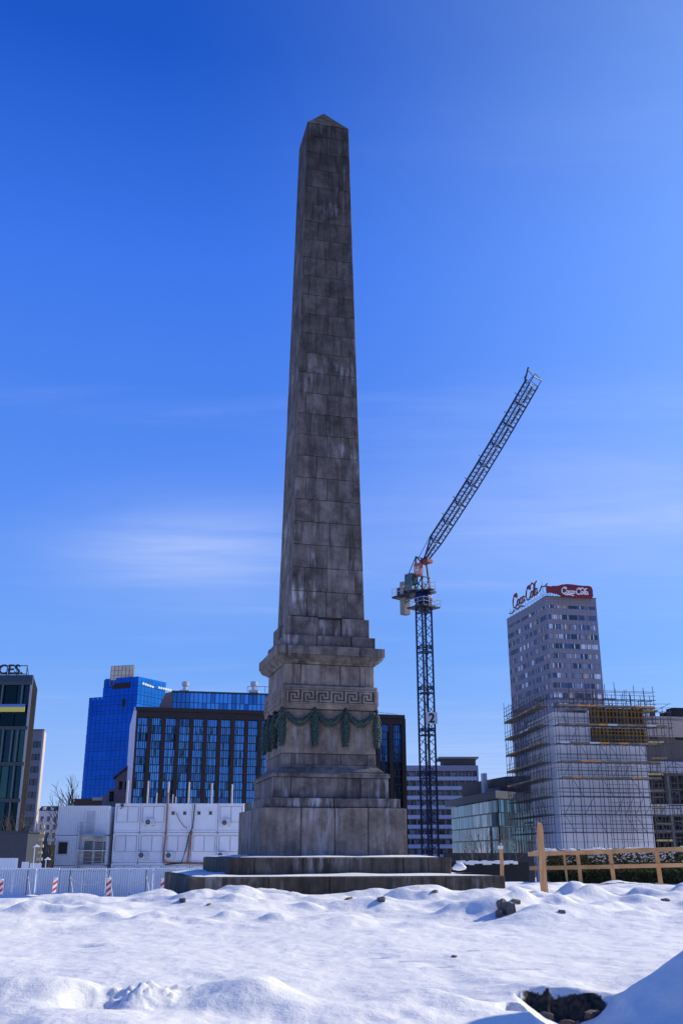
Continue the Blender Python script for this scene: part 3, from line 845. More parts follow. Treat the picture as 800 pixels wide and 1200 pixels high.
q = MB(); q.tbox(trA, wA - 5.2, wA - 4.2, .02, .12, hc - 9, hc - 6.6); q.tbox(trA, stepu + 3.5, stepu + 10, .02, .10, hc - 3.4, hc - 1.6); q.build('dark_vent', M_black, bt)
b = MB(); b.tbox(trA, -.2, wA + .2, .05, .6, 0, 7.2); b.build('base_cladding', M('brown_stone_base', (.09, .06, .05), .7), bt)

# ---------------------------------------------------------------- brown framed glass office behind the obelisk
eL, eR = at(160.7, 828.4, 150), at(472.5, 838.7, 159.4)
ob = thing('office_building', 'wide brown framed office with tall blue glass bays directly behind the obelisk', 'building', (eL.x, eL.y, GZ))
l_, r_ = local(ob, [eL, eR]); trE, wE = face(l_, r_)
H = zat(160.7, 828.4, 150)
HF = zat(165, 840, 150)      # underside of fascia
Pb = trE(0, -24, 0)[:2]; Pc = trE(wE, -24, 0)[:2]
mb = MB(); mb.prism([trE(.2, -1.0, 0)[:2], trE(wE - .2, -1.0, 0)[:2], trE(wE - .2, -24, 0)[:2], trE(.2, -24, 0)[:2]], 0, H - .2)
mb.build('building_body', M('dark_interior', (.01, .012, .016), .5), ob)
b = MB(); b.tbox(trE, 0, wE, -1.2, 0.0, HF, H - .55); b.build('fascia', M_brown, ob)
b = MB(); b.tbox(trE, -.15, wE + .15, -1.4, .28, H - .55, H); b.build('roof_edge', M('brown_edge', (.018, .011, .010), .6), ob)
b = MB(); b.tbox(trE, -.35, -.005, -24, .1, 0, H - .02); b.build('end_wall', M('pale_end_wall', (.62, .60, .70), .7, var=.05), ob)
b = MB(); b.tbox(trE, wE, wE + .3, -24, .1, 0, H - .56); b.build('end_wall', M_brown, ob)
pitch = (at(243, 870, 152) - at(226.6, 870, 152)).length * 1.0
nb = round(wE / pitch); pitch = wE / nb
pw = .62; rows = 20; rz = HF / rows
M_eg = [glass('office_glass_%s' % n, c, .03, .9, .10) for n, c in (('clear', (.10, .30, .62)), ('deep', (.05, .16, .38)), ('pale', (.22, .42, .68)), ('night', (.02, .035, .06)))]
mun = MB(); hid = MB(); hid.v_add = lambda q_: hid.add(q_.v, q_.f)
for i in range(nb + 1):
    u = i * pitch
    b = MB(); b.tbox(trE, max(0, u - pw / 2), min(wE, u + pw / 2), -.9, .0 if 0 < i < nb else -.002, 0, HF); b.build('pier', M_brown, ob)
for i in range(nb):
    ua, ub = i * pitch + pw / 2, (i + 1) * pitch - pw / 2
    xs = [0, .16, .34, .58, .76, 1.0] if i % 2 else [0, .22, .40, .62, .84, 1.0]
    for xx in xs[1:-1]:
        u = ua + (ub - ua) * xx; mun.tbox(trE, u - .055, u + .055, -.66, -.50, 0, HF)
    for r in range(rows):
        z0, z1 = r * rz, (r + 1) * rz
        if r: mun.tbox(trE, ua, ub, -.67, -.48, z0 - .07, z0 + .07)
        b = MB()
        for k in range(5):
            pane(b, trE, ua + (ub - ua) * xs[k] + .04, ua + (ub - ua) * xs[k + 1] - .04, z0 + .07, z1 - .07, -.6, .03 if i < 3 else .010)
        if i < 3: m_ = M_eg[0 if random.random() < .85 else 1]
        elif i > nb - 4: m_ = M_eg[3 if r < 15 else 1]
        else: m_ = M_eg[0 if random.random() < .93 else 1]
        if 9 < i < nb - 3: hid.v_add(b)
        else: b.build('window', m_, ob)
hid.build('rear_windows', M_eg[0], ob, 'stuff')
mun.build('mullions', M('dark_mullion', (.012, .014, .02), .4), ob, 'stuff')
# glazed roof storey set back
gL, gR = at(203, 812, 158), at(330, 814, 161.5)
l_, r_ = local(ob, [gL, gR]); trG, wG = face(l_, r_); hg = zat(203, 809.5, 158)
mb = MB(); mb.prism([trG(0, -.3, 0)[:2], trG(wG, -.3, 0)[:2], trG(wG, -9, 0)[:2], trG(0, -9, 0)[:2]], H - .2, hg - .1); pent = mb.build('roof_storey', M_core, ob)
n = 26
for i in range(n):
    u0, u1 = wG * i / n, wG * (i + 1) / n
    for (a, b_) in ((H - .1, H + (hg - H) * .5), (H + (hg - H) * .52, hg - .25)):
        b = MB(); pane(b, trG, u0 + .05, u1 - .05, a, b_, 0, .03); b.build('roof_pane', M_eg[1 if (i < 4 or random.random() < .25) else 0], pent)
b = MB(); b.tbox(trG, -.2, wG + .2, -9, .25, hg - .22, hg); b.build('roof_cap', M_concd, pent)
b = MB()
b.add([trG(-2.6, 0, H - .2), trG(0, 0, H - .2), trG(0, 0, hg - .1), trG(-1.2, 0, hg - .4), trG(-2.6, -6, H - .2), trG(0, -6, H - .2), trG(0, -6, hg - .1), trG(-1.2, -6, hg - .4)],
      [(0, 1, 2, 3), (7, 6, 5, 4), (0, 3, 7, 4), (3, 2, 6, 7), (1, 5, 6, 2)])
b.build('sloping_gable', M('pink_brick', (.26, .16, .15), .8), pent)
for X, Y in ((217, 806), (297.5, 806)):
    p = at(X, Y, 160); lx, ly = p.x - ob.location.x, p.y - ob.location.y
    b = MB(); b.tube([(lx, ly, hg), (lx, ly, hg + 1.6)], .35, 10); b.box(lx - .75, lx + .75, ly - .7, ly + .7, hg - .05, hg + .35); b.tube([(lx, ly, hg + 1.1), (lx, ly, hg + 1.75)], .55, 10)
    b.build('roof_vent', M_whited, pent)
b = MB(); 
lx0 = at(290, 806, 160).x - ob.location.x; ly0 = 10
for i in range(8): b.beam((lx0 + i * 1.4, ly0, hg), (lx0 + i * 1.4, ly0 + .1, hg + 1.0), .06)
b.beam((lx0, ly0, hg + 1.0), (lx0 + 10, ly0 + .8, hg + 1.0), .06); b.build('roof_rail', M_brown, pent)
b = MB(); u = wE - 4.5
for i in range(6): b.beam(trE(u + i * .8, -2, H), trE(u + i * .8, -2, H + .7 - .06 * i), .05)
b.beam(trE(u, -2, H + .65), trE(u + 4, -2, H + .4), .05); b.build('parapet_wire', M_steel, ob)

# ---------------------------------------------------------------- small pinkish gabled house between tower and office
gp = at(133, 935, 168); gh = thing('gabled_house', 'small brown pink house with steep sloping roof beside the pale end wall', 'house', (gp.x, 168, GZ))
w = 4.6; h0, h1 = zat(133, 912, 168), zat(157, 884, 168)
b = MB(); b.add([(0, 0, 0), (w, 0, 0), (w, 0, h1), (.15, 0, h0), (0, 7, 0), (w, 7, 0), (w, 7, h1), (.15, 7, h0)], [(0, 1, 2, 3), (7, 6, 5, 4), (0, 3, 7, 4), (1, 5, 6, 2), (0, 4, 5, 1)])
b.build('wall', M('pink_brown_wall', (.19, .125, .115), .85, var=.15, nscale=.8), gh)
b = MB(); b.add([(-.25, -.3, h0 - .1), (w, -.3, h1), (w, 7.3, h1), (-.25, 7.3, h0 - .1), (-.25, -.3, h0 + .15), (w, -.3, h1 + .28), (w, 7.3, h1 + .28), (-.25, 7.3, h0 + .15)],
              [(3, 2, 1, 0), (4, 5, 6, 7), (0, 1, 5, 4), (1, 2, 6, 5), (2, 3, 7, 6), (3, 0, 4, 7)]); b.build('roof', M_concd, gh)
for k in range(3):
    b = MB(); b.box(.8 + k * .95, 1.3 + k * .95, -.04, -.002, h0 - 1.4 - .4, h0 - .5); b.build('window', M_darkglass, gh)
ap = at(126, 940, 170); ah = thing('annex_block', 'tiny grey stepped block at the foot of the blue tower', 'building', (ap.x, 170, GZ))
b = MB(); b.box(0, 1.3, 0, 4, 0, zat(130, 925, 170)); b.box(-.9, 0.0, .2, 4, 0, zat(130, 931, 170)); b.build('wall', M_conc, ah)
for k in range(3):
    b = MB(); b.box(.25, 1.0, -.05, -.002, zat(130, 929 + 4 * k, 170) - .3, zat(130, 927.5 + 4 * k, 170)); b.build('window', M_darkglass, ah)
lp_ = at(100, 945, 180); lb = thing('low_building', 'low brown building with pale roof blocks at the foot of the blue tower', 'building', (lp_.x, 180, GZ))
b = MB(); b.box(-2, 5.2, 0, 8, 0, zat(100, 936, 180)); b.build('wall', M('brown_dark_wall', (.07, .05, .045), .8), lb)
b = MB(); b.box(1.2, 3.4, -.2, 3, zat(100, 938, 180), zat(100, 934.5, 180)); b.box(3.6, 5.6, -.3, 3, zat(100, 939, 180) - 1, zat(100, 935.5, 180)); b.build('roof_block', M('pale_stone_block', (.42, .38, .33), .8), lb)

# ---------------------------------------------------------------- dark glass office with roof letters (far left)
a1 = at(39, 791, 120); a2 = at(44, 808, 131)
ag = thing('glass_office', 'dark teal glass office with yellow and blue band, cut by the left edge', 'building', (a1.x, a1.y, GZ))
trF, wF = face((-26, .6), (0, 0)); trR, wR = face((0, 0), (a2.x - a1.x, a2.y - a1.y))
H = zat(39, 791, 120)
b = MB(); b.prism([trF(0, -.4, 0)[:2], trF(wF - .1, -.4, 0)[:2], trR(.2, -.3, 0)[:2], trR(wR, -.3, 0)[:2], (-26, wR)], 0, H - .1); b.build('building_body', M_core, ag)
M_tg = [glass('teal_glass_%s' % n, c, .05, .85, .25) for n, c in (('dark', (.006, .016, .022)), ('mid', (.015, .04, .055)), ('green', (.035, .085, .085)))]
M_fin = M('grey_green_fin', (.09, .13, .15), .5, .4, rnd=.1)
frz = [0]; z = H
nf = 9; fh = H * .098
zt = H - 1.2; fl = 0
levels = []
while zt > 0:
    z0 = zt - (3.7 if fl != 0 else 3.3); levels.append((max(0, z0), zt)); zt = z0 - .45; fl += 1
    if fl == 1: zt -= 1.6
z0_, z1_ = levels[1][1] + .42, levels[0][0]
for i in range(15):
    if wF * (i + 1) / 15 < wF * .3: continue
    q = MB(); pane(q, trF, wF * i / 15 + .08, wF * (i + 1) / 15 - .08, z0_ + .05, z1_ - .05, -.12, .02); q.build('window', M_tg[0], ag)
b = MB(); b.tbox(trF, 0, wF, -.35, .05, H - 1.2, H); b.build('parapet', M('teal_parapet', (.03, .05, .07), .35, .5), ag)
for (z0, z1) in levels:
    b = MB(); b.tbox(trF, 0, wF, -.35, .06, z1, z1 + .42); b.build('floor_band', M('slate_band', (.035, .045, .055), .5), ag)
    n = 15
    for i in range(n):
        u0 = wF * i / n; u1 = wF * (i + 1) / n
        if u1 < wF * .3: continue
        q = MB(); pane(q, trF, u0 + .06, u1 - .06, z0 + .05, z1 - .05, -.15, .02); q.build('window', random.choice(M_tg), ag)
        for ff in (.0, .38):
            if random.random() < .8:
                q = MB(); uu = u0 + (u1 - u0) * ff; q.tbox(trF, uu - .06, uu + .10, -.14, .25, z0, z1); q.build('fin', M_fin, ag)
    n2 = 3
    for i in range(n2):
        q = MB(); pane(q, trR, wR * i / n2 + .1, wR * (i + 1) / n2 - .1, z0, z1, -.1, .02); q.build('side_pane', M_tg[0], ag)
zy = zat(20, 829, 120); b = MB(); b.tbox(trF, 0, wF - .5, .1, .35, zy - .55, zy + .02); b.build('yellow_band', M('flag_yellow', (.75, .60, .10), .5, var=.05), ag)
b = MB(); b.tbox(trF, 0, wF - .5, .1, .34, zy + .03, zy + .36); b.build('blue_band', M('flag_blue', (.07, .17, .45), .5, var=.05), ag)
b = MB(); b.tbox(trR, 0, .14, -.2, .06, 0, H); b.build('corner_strip', M('pale_grey_strip', (.30, .30, .33), .5), ag)
b = MB(); b.tbox(trR, .3, wR, -.25, .02, 0, H); b.build('side_wall', M('shaded_side_wall', (.020, .018, .020), .95, 0, spec=.05, var=.3, nscale=.3), ag)  # near-black colour stands in for shade on this side
b = MB(); us = wF - 1.0
b.beam(trF(us - 22, -.6, H + .22), trF(us, -.6, H + .22), .09); b.beam(trF(us - 22, -.6, H + 1.25), trF(us, -.6, H + 1.25), .09)
for i in range(14): b.beam(trF(us - i * 1.22, -.6, H), trF(us - i * 1.22, -.6, H + 1.25), .09); b.beam(trF(us - i * 1.22, -.6, H + 1.1), trF(us - i * 1.22, -1.6, H), .06)
sf = b.build('sign_frame', M_darksteel, ag)
me_ = text_mesh('SPACES.', 1.62, .10, M('sign_black', (.015, .015, .018), .5), 'sign_letters')
wd = max(v.co.x for v in me_.vertices)
ang = math.atan2(-.6, 26)
o = link('sign_letters', me_, sf, loc=trF(us - wd - .45, -.42, H + .22), rot=(math.pi / 2, 0, ang))

# ---------------------------------------------------------------- grey apartment tower (behind the glass office)
c1, c2_ = at(32, 855, 175), at(52.3, 855.4, 175)
gt = thing('apartment_tower', 'narrow grey apartment tower with a sunlit edge, half hidden by the dark glass office', 'building', (c1.x, c1.y, GZ))
trF, wF = face((0, 0), (c2_.x - c1.x, c2_.y - c1.y)); H = zat(52, 855.4, 175)
sd = at(55, 857, 181)
trR, wR = face((c2_.x - c1.x, 0), (sd.x - c1.x, sd.y - c1.y))
M_gw = M('grey_render', (.23, .205, .215), .85, var=.08, nscale=.4)
b = MB(); b.prism([trF(.1, -.3, 0)[:2], trF(wF - .2, -.3, 0)[:2], trR(wR, -.3, 0)[:2], (0, 8)], 0, H - .1); b.build('building_body', M_black, gt)
step = 1.9 * 175 / 120 * 1.0
zz = H - 1.95; fl = 0; prev = H
us = [(wF * .42, wF * .88)]
while zz > 3:
    b = MB(); b.tbox(trF, 0, wF, -.25, 0, zz, prev); b.build('wall_band', M_gw, gt)
    z0 = zz - 1.05
    b = MB(); b.tbox(trF, 0, us[0][0], -.25, -.001, z0, zz); b.build('wall_band', M_gw, gt)
    b = MB(); b.tbox(trF, us[0][1], wF, -.25, -.001, z0, zz); b.build('wall_band', M_gw, gt)
    for k in range(2):
        a = us[0][0] + k * (us[0][1] - us[0][0]) / 2 + .06; e = us[0][0] + (k + 1) * (us[0][1] - us[0][0]) / 2 - .06
        b = MB(); b.tbox(trF, a, e, -.2, -.12, z0 + .04, zz - .04); b.build('window', M_darkglass, gt)
    prev = z0; zz = z0 - 1.05; fl += 1
b = MB(); b.tbox(trF, 0, wF, -.25, 0, 0, prev); b.build('wall_band', M_gw, gt)
b = MB(); b.tbox(trR, 0, wR, -.25, .01, 0, H); b.build('side_wall', M('sunlit_side', (.55, .47, .44), .8), gt)  # paler than the front: sunlight on this side put into its colour
b = MB(); b.prism([trF(.02, .02, 0)[:2], trF(wF - .02, .02, 0)[:2], trR(wR, -.02, 0)[:2], (0, 8)], H - .09, H + .14); b.build('roof', M_concd, gt)

# ---------------------------------------------------------------- far white town house (left gap)
h1_ = at(46, 950, 230); th = thing('town_house', 'far old white town house with grey mansard roof in the gap at left', 'house', (h1_.x, 230, GZ))
w = 9; H = zat(55, 950, 230)
b = MB(); b.box(0, w, 0.2, 8, 0, H); b.build('wall', M('cream_white_wall', (.46, .44, .46), .8, var=.1, nscale=.5), th)
for r in range(5):
    z = H - 1.5 - r * 1.75
    for k in range(6):
        b = MB(); x = .5 + k * 1.45; b.box(x, x + .62, .10, .205, z - .75, z + .25); b.build('window', M_darkglass, th)
    b = MB(); b.box(0, w, .02, .2, z - 1.1, z - .98); b.build('cornice', M_whited, th)
b = MB(); b.add([(-.2, 0, H), (w + .2, 0, H), (w + .2, 8, H), (-.2, 8, H), (.3, .9, H + 1.0), (w - .2, .9, H + 1.0), (w - .2, 7, H + 1.0), (.3, 7, H + 1.0)],
              [(3, 2, 1, 0), (4, 5, 6, 7), (0, 1, 5, 4), (1, 2, 6, 5), (2, 3, 7, 6), (3, 0, 4, 7)]); rf = b.build('roof', M_concd, th)
for k in range(5):
    b = MB(); x = .8 + k * 1.7; b.box(x, x + .6, .12, 1.2, H + .15, H + .85); b.build('dormer', M_whited, rf)

# ---------------------------------------------------------------- balcony slab block behind the crane
j0, j1 = at(462, 894.5, 330), at(559.5, 894.5, 330)
sb = thing('balcony_block', 'long ten-storey apartment slab with white balcony bands behind the crane mast', 'building', (j0.x, 330, GZ))
wJ = j1.x - j0.x; H = zat(500, 897, 330); trJ, _ = face((0, 0), (wJ, 0))
b = MB(); b.box(0.05, wJ - .05, 1.3, 14, 0, H - .05); b.build('building_body', M('taupe_wall', (.20, .17, .17), .85, var=.1, nscale=.2), sb)
M_balc = M('white_balcony', (.42, .42, .50), .7, var=.06)
fhJ = (at(0, 903.5, 330).z - at(0, 914.6, 330).z)
b = MB(); b.box(0, wJ, -.1, 1.3, H - 1.7, H); b.build('parapet', M('mauve_parapet', (.28, .26, .33), .8), sb)
zf = H - 1.7; fl = 0
M_pw = [M_darkglass, M('curtained_glass', (.28, .27, .30), .3, rnd=.3), M('brown_glass', (.07, .05, .05), .2, rnd=.3)]
while zf > 3:
    z0 = zf - fhJ
    b = MB(); b.box(0, wJ, -.3, -.15, z0, z0 + 1.15); b.build('balcony_front', M_balc, sb)
    b = MB(); b.box(0, wJ, -.15, 1.3, z0 - .14, z0 + .02); b.build('balcony_slab', M_conc, sb)
    n = 12
    for k in range(n):
        u0 = wJ * k / n; u1 = wJ * (k + 1) / n
        b = MB(); b.box(u0 + .05, u0 + .3, -.1, 1.29, z0 + .03, zf - .15); b.build('balcony_divider', M('mauve_wall', (.25, .23, .26), .8), sb)
        c = u0 + .55
        for ww_ in (.8, .5, .75):
            if c + ww_ > u1 - .1: break
            b = MB(); b.box(c, c + ww_, 1.2, 1.295, z0 + .1 if ww_ < .6 else z0 + .9, zf - .45); b.build('window', random.choice(M_pw), sb); c += ww_ + .12
    zf = z0; fl += 1
b = MB(); b.box(wJ - .5, wJ, -.35, 1.31, 0, H - .005); b.build('end_wall', M('mauve_end', (.30, .28, .34), .8), sb)
x0 = at(516, 892, 330).x - sb.location.x
b = MB(); b.box(x0 + 1, wJ - .4, 2, 12, H, H + 2.2); b.build('roof_storey', M('dark_roof_storey', (.09, .08, .09), .8), sb)
b = MB(); b.box(x0 - .6, wJ + .3, -.2, 13, H + 2.2, H + 2.75); b.build('roof', M('roof_slab_grey', (.22, .21, .23), .8), sb)

# ---------------------------------------------------------------- glass pavilion block right of the crane
k0, k1, k2 = at(527.3, 940, 190), at(582, 926.5, 160), at(640, 932, 172)
gb = thing('glass_block', 'low glass-walled office block with dark flat roof between crane and scaffolding', 'building', (k0.x, k0.y, GZ))
l_, c_, r_ = local(gb, [k0, k1, k2])
trA, wA = face(l_, c_); trB, wB = face(c_, r_)
H = zat(582, 927, 160)
b = MB(); b.prism([trA(.1, -.4, 0)[:2], inset(trA, wA, trB, -.4), trB(wB, -.4, 0)[:2], trB(wB, -14, 0)[:2]], 0, H - .3); b.build('building_body', M_core, gb)
rows = 4; gz0 = zat(560, 1001, 172); gz1 = zat(582, 936, 160)
M_kg = [glass('grey_glass_%s' % n, c, .06, .75, .18) for n, c in (('slate', (.07, .10, .13)), ('pale', (.34, .31, .30)), ('teal', (.10, .19, .22)), ('dark', (.03, .04, .05)))]
for r in range(rows):
    z0, z1 = gz0 + (gz1 - gz0) * r / rows, gz0 + (gz1 - gz0) * (r + 1) / rows
    for (tr, w, n) in ((trA, wA, 22), (trB, wB, 16)):
        for i in range(n):
            f = i / n
            b = MB(); pane(b, tr, w * i / n + .06, w * (i + 1) / n - .06, z0 + .12, z1 - .08, -.1, .025)
            if tr is trA: m_ = M_kg[1] if (f > .48 and f < .8 and random.random() < .7) else M_kg[random.choice([0, 0, 2]) if f < .9 else 3]  # pale panes mid-face: reflection of a pale facade put into the glass colour
            else: m_ = M_kg[random.choice([0, 3, 2])]
            b.build('window', m_, gb)
        b = MB(); b.tbox(tr, 0, w, -.2, -.02, z0 - .06, z0 + .10); b.build('transom', M_darksteel, gb)
b = MB()
pts = [trA(-.6, .8, 0)[:2], inset(trA, wA, trB, .8), trB(wB, .8, 0)[:2], trB(wB, -14, 0)[:2]]
b.prism(pts, gz1, H); b.build('roof', M('dark_slate_roof', (.045, .05, .065), .6, var=.2), gb)
q0, q1 = at(541, 924, 188), at(592, 914, 168)
l_, c_ = local(gb, [q0, q1]); trQ, wQ = face(l_, c_); hq = zat(592, 910, 168)
b = MB(); b.prism([trQ(0, 0, 0)[:2], trQ(wQ, 0, 0)[:2], trQ(wQ + 5, -5, 0)[:2], trQ(2, -7, 0)[:2]], H, hq); b.build('roof_storey', M('maroon_roof_storey', (.06, .045, .05), .7), gb)
b = MB(); b.tbox(trQ, wQ * .62, wQ * .68, .6, 1.2, H, hq + 1.0); b.build('roof_duct', M_whited, gb)
b = MB(); b.tbox(trQ, wQ * .80, wQ * .95, .6, 1.8, H, H + 1.0); b.build('roof_unit', M_conc, gb)
b = MB(); b.prism([trA(0, -.2, 0)[:2], inset(trA, wA, trB, -.2), trB(wB, -.2, 0)[:2], trB(wB, -3, 0)[:2]], 0.01, gz0 - .1); b.build('base_cladding', M('near_black_base', (.02, .018, .018), .7), gb)

# ---------------------------------------------------------------- round-cornered high-rise with rooftop signs
t0, t1, t2 = at(593.4, 726.6, 331), at(639.4, 699, 300), at(697.5, 702, 303)
hr = thing('high_rise', 'tall lavender-grey high-rise apartment tower with red drink signs on its roof, behind the scaffolding', 'tower', (t1.x, t1.y, GZ))
l_, c_, r_ = local(hr, [t0, t1, t2]); H = zat(639.4, 699, 300)
ch = 1.6
trL, wL = face(l_, c_); trR, wR = face(c_, r_)
M_lav = M('lavender_cladding', (.20, .19, .235), .75, var=.07, nscale=.8)
M_lavj = M('cladding_joint', (.10, .09, .13), .8)
far_ = (l_[0] + (r_[0] - c_[0]), l_[1] + (r_[1] - c_[1]))
b = MB(); b.prism([trL(.2, -.35, 0)[:2], trL(wL - .4, -.35, 0)[:2], trR(wR - .3, -.35, 0)[:2], far_], 0, H - .2); b.build('building_body', M_black, hr)
Y0 = 712.5; fz = 3.02
wins = [M('hr_glass_dark', (.02, .03, .06), .08, .2, spec=.9, rnd=.3), M('hr_glass_blue', (.07, .10, .20), .15, .3, rnd=.3), M('hr_curtain_white', (.62, .66, .74), .4, rnd=.12),
        M('hr_curtain_tan', (.40, .30, .27), .5, rnd=.2), M('hr_curtain_grey', (.20, .22, .30), .4, rnd=.3)]
top = H - 3.6
# (face, width, openings)
opR = [(.02, .10), (.115, .185), (.2, .28), (.30, .42), (.44, .60), (.62, .74), (.76, .83), (.845, .97)]
opL = [(.02, .055), (.075, .12), (.135, .18), (.22, .27), (.29, .34), (.38, .44), (.47, .52), (.56, .62), (.66, .74), (.75, .83), (.84, .90), (.92, .985)]
b = MB(); b.tbox(trR, -.02, wR, -.3, 0, top + 1.0, H); b.build('parapet', M_lav, hr)
b = MB(); b.tbox(trL, 0, wL, -.3, 0, top + 1.0, H); b.build('parapet', M_lav, hr)
for fl in range(22):
    z0 = top - fl * fz - (.5 if fl else 0); wh = 1.55 if fl else 1.0
    if z0 < 3: break
    nxt = top - (fl + 1) * fz - .5 + 1.55
    for (tr, w, ops) in ((trR, wR, opR), (trL, wL, opL)):
        b = MB(); b.tbox(tr, 0 if tr is trL else -.02, w, -.3, 0, nxt, z0); b.build('wall_band', M_lav, hr)
        if fl == 0:
            pass
        prev = 0
        for (a, e) in ops:
            b = MB(); b.tbox(tr, prev * w, a * w, -.3, -.02, z0, z0 + wh); b.build('window_pier', M_lavj if random.random() < .4 else M_lav, hr)
            prev = e
            q = MB(); q.tbox(tr, a * w + .04, e * w - .04, -.22, -.12, z0 + .04, z0 + wh - .04)
            if random.random() < .5: q.tbox(tr, a * w + .04, a * w + (e - a) * w * .5, -.12, -.09, z0 + .04, z0 + wh - .04)
            if tr is trR: m_ = wins[random.choice([0, 1, 1, 2, 4, 4, 3] if .40 > a or a > .6 else [0, 0, 0, 4])]
            else: m_ = wins[random.choice([0, 0, 4, 1, 3])] if a > .6 or a < .2 else wins[random.choice([1, 4, 2, 0])]
            q.build('window', m_, hr)
            if random.random() < .45 and e - a > .06:
                q = MB(); uu = a * w + (e - a) * w * random.choice([.3, .55, .8]); q.tbox(tr, uu, uu + .28, -.085, -.05, z0 + .05, z0 + wh - .05); q.build('window_sash', wins[2], hr)
        b = MB(); b.tbox(tr, prev * w, w, -.3, -.02, z0, z0 + wh); b.build('window_pier', M_lav, hr)
# cladding joints on the bands
jb = MB()
for tr, w in ((trR, wR), (trL, wL)):
    for i in range(1, int(w / 1.3)): jb.tbox(tr, i * 1.3 - .03, i * 1.3 + .03, .001, .02, 3, H)
    z = H - .8
    while z > 4: jb.tbox(tr, 0, w, .001, .018, z - .03, z + .03) if z > top + 1.2 else None; z -= .8
jb.build('cladding_joints', M_lavj, hr, 'stuff')
b = MB(); b.tbox(trR, -.3, wR + .2, -12, .12, H, H + .22); b.build('roof_edge', M_lavj, hr)

# script strokes used on both rooftop signs (unit: x height 1)
def script_strokes():
    def arc(cx, cy, rx, ry, a0, a1, n=12): return [(cx + rx * math.cos(R(a0 + (a1 - a0) * i / n)), cy + ry * math.sin(R(a0 + (a1 - a0) * i / n))) for i in range(n + 1)]
    S = []
    def cap(x):
        S.append(arc(x + .95, 1.05, .95, 1.15, 35, 325, 18))
        S.append(arc(x + 1.25, 1.75, .33, .42, -60, 200, 10))
    def c(x): S.append(arc(x + .45, .5, .42, .5, 40, 330))
    def o(x): S.append(arc(x + .45, .5, .42, .5, 0, 360)); S.append([(x + .75, .85), (x + 1.05, .75)])
    def a(x): S.append(arc(x + .45, .5, .42, .5, 20, 350)); S.append([(x + .9, 1.0), (x + .86, .15), (x + 1.15, .1), (x + 1.3, .3)])
    def l(x): S.append([(x, .2), (x + .45, 1.2), (x + .5, 2.0), (x + .3, 2.05), (x + .12, 1.4), (x + .12, .3), (x + .35, 0), (x + .6, .25)])
    cap(0); o(1.85); c(2.95); a(3.85); S.append([(5.15, .75), (5.6, .85)])
    cap(5.6); o(7.45); l(8.5); a(9.1)
    S.append([(.9, -.12), (1.8, -.55), (3.4, -.35), (4.9, -.75)])
    S.append([(6.9, 1.95), (7.8, 2.35), (8.6, 1.85), (9.6, 2.2)])
    return S
def script_obj(name, tr, u0, z0, sc, m, parent, r, d=.0, shear=.25):
    b = MB()
    for st in script_strokes():
        b.tube([tr(u0 + (x + y * shear) * sc, d, z0 + y * sc) for x, y in st], [r * (.55 + .45 * abs(math.sin(i * .9))) + r * .3 for i in range(len(st))], 5)
    return b.build(name, m, parent)
# bottle-shaped board above the right face
s0, s1 = at(640, 694, 297.5), at(693.5, 694, 301)
l_, r2 = local(hr, [s0, s1]); trS, wS = face(l_, r2)
zb, zt_ = zat(668, 701, 300), zat(668, 686, 300)
hh_ = (zt_ - zb)
prof = [(0, .26), (0, .80), (.09, .77), (.14, .82), (.24, .84), (.33, .96), (.45, 1.03), (.58, 1.02), (.68, .985), (.80, .97), (.92, .99), (.975, .93), (1.0, .75), (1.0, .2), (.975, .04), (.93, .0), (.80, .02), (.68, .01), (.55, -.01), (.42, 0), (.33, .05), (.24, .22), (.14, .27), (.09, .31)]
b = MB(); n = len(prof)
b.add([trS(u * wS, .35, zb + v * hh_) for u, v in prof] + [trS(u * wS, -.35, zb + v * hh_) for u, v in prof],
      [tuple(range(n - 1, -1, -1)), tuple(range(n, 2 * n))] + [(i, (i + 1) % n, (i + 1) % n + n, i + n) for i in range(n)])
sign = thing('bottle_sign', 'red bottle-shaped rooftop sign with white script lettering on the high-rise', 'sign', (hr.location.x, hr.location.y, hr.location.z))
b.build('sign_board', M_red, sign)
script_obj('script_lettering', trS, wS * .305, zb + hh_ * .30, wS * .62 / 11.0, M_signwhite, sign, .17, .42)
b = MB()
for i in range(9):
    u = wS * (.1 + .85 * i / 8); b.beam(trS(u, -.6, H - GZ + GZ), trS(u, -.6, zb + hh_ * .8), .14); b.beam(trS(u, -.6, zb + hh_ * .8), trS(u, -3, H), .12)
b.beam(trS(0, -.6, zb + .2), trS(wS, -.6, zb + .2), .14)
b.build('sign_frame', M_darksteel, sign)
# free-standing red script along the left face
ls = thing('script_sign', 'free-standing red script letters on a frame along the left roof edge of the high-rise', 'sign', (hr.location.x, hr.location.y, hr.location.z))
z0 = H + 1.6
script_obj('script_lettering', trL, wL * .12, z0 + 1.2, wL * .68 / 11, M('sign_red_letters', (.15, .03, .025), .7), ls, .22, -.8)
b = MB()
b.tube([trL(wL * .02, -.8, z0 + .2), trL(wL * .08, -.8, z0 - .3), trL(wL * .16, -.8, z0 + .4)], .22, 5)
b.tube([trL(wL * .80, -.8, z0 + 1.6), trL(wL * .86, -.8, z0 + 2.9), trL(wL * .92, -.8, z0 + 2.2), trL(wL * .99, -.8, z0 + 2.7)], .22, 5)
b.build('swash', M_darksteel, ls)
b = MB()
b.beam(trL(wL * .02, -1.1, z0), trL(wL * .98, -1.1, z0), .12)
for i in range(13):
    u = wL * (.03 + .92 * i / 12); b.beam(trL(u, -1.1, H), trL(u, -1.1, z0 + 2.2), .10); b.beam(trL(u, -1.1, z0 + 1.5), trL(u, -2.6, H), .08)
u = wL * .85; b.beam(trL(u, -1.1, H), trL(u, -1.1, z0 + 4.5), .12)
b.build('sign_frame', M_whited, ls)

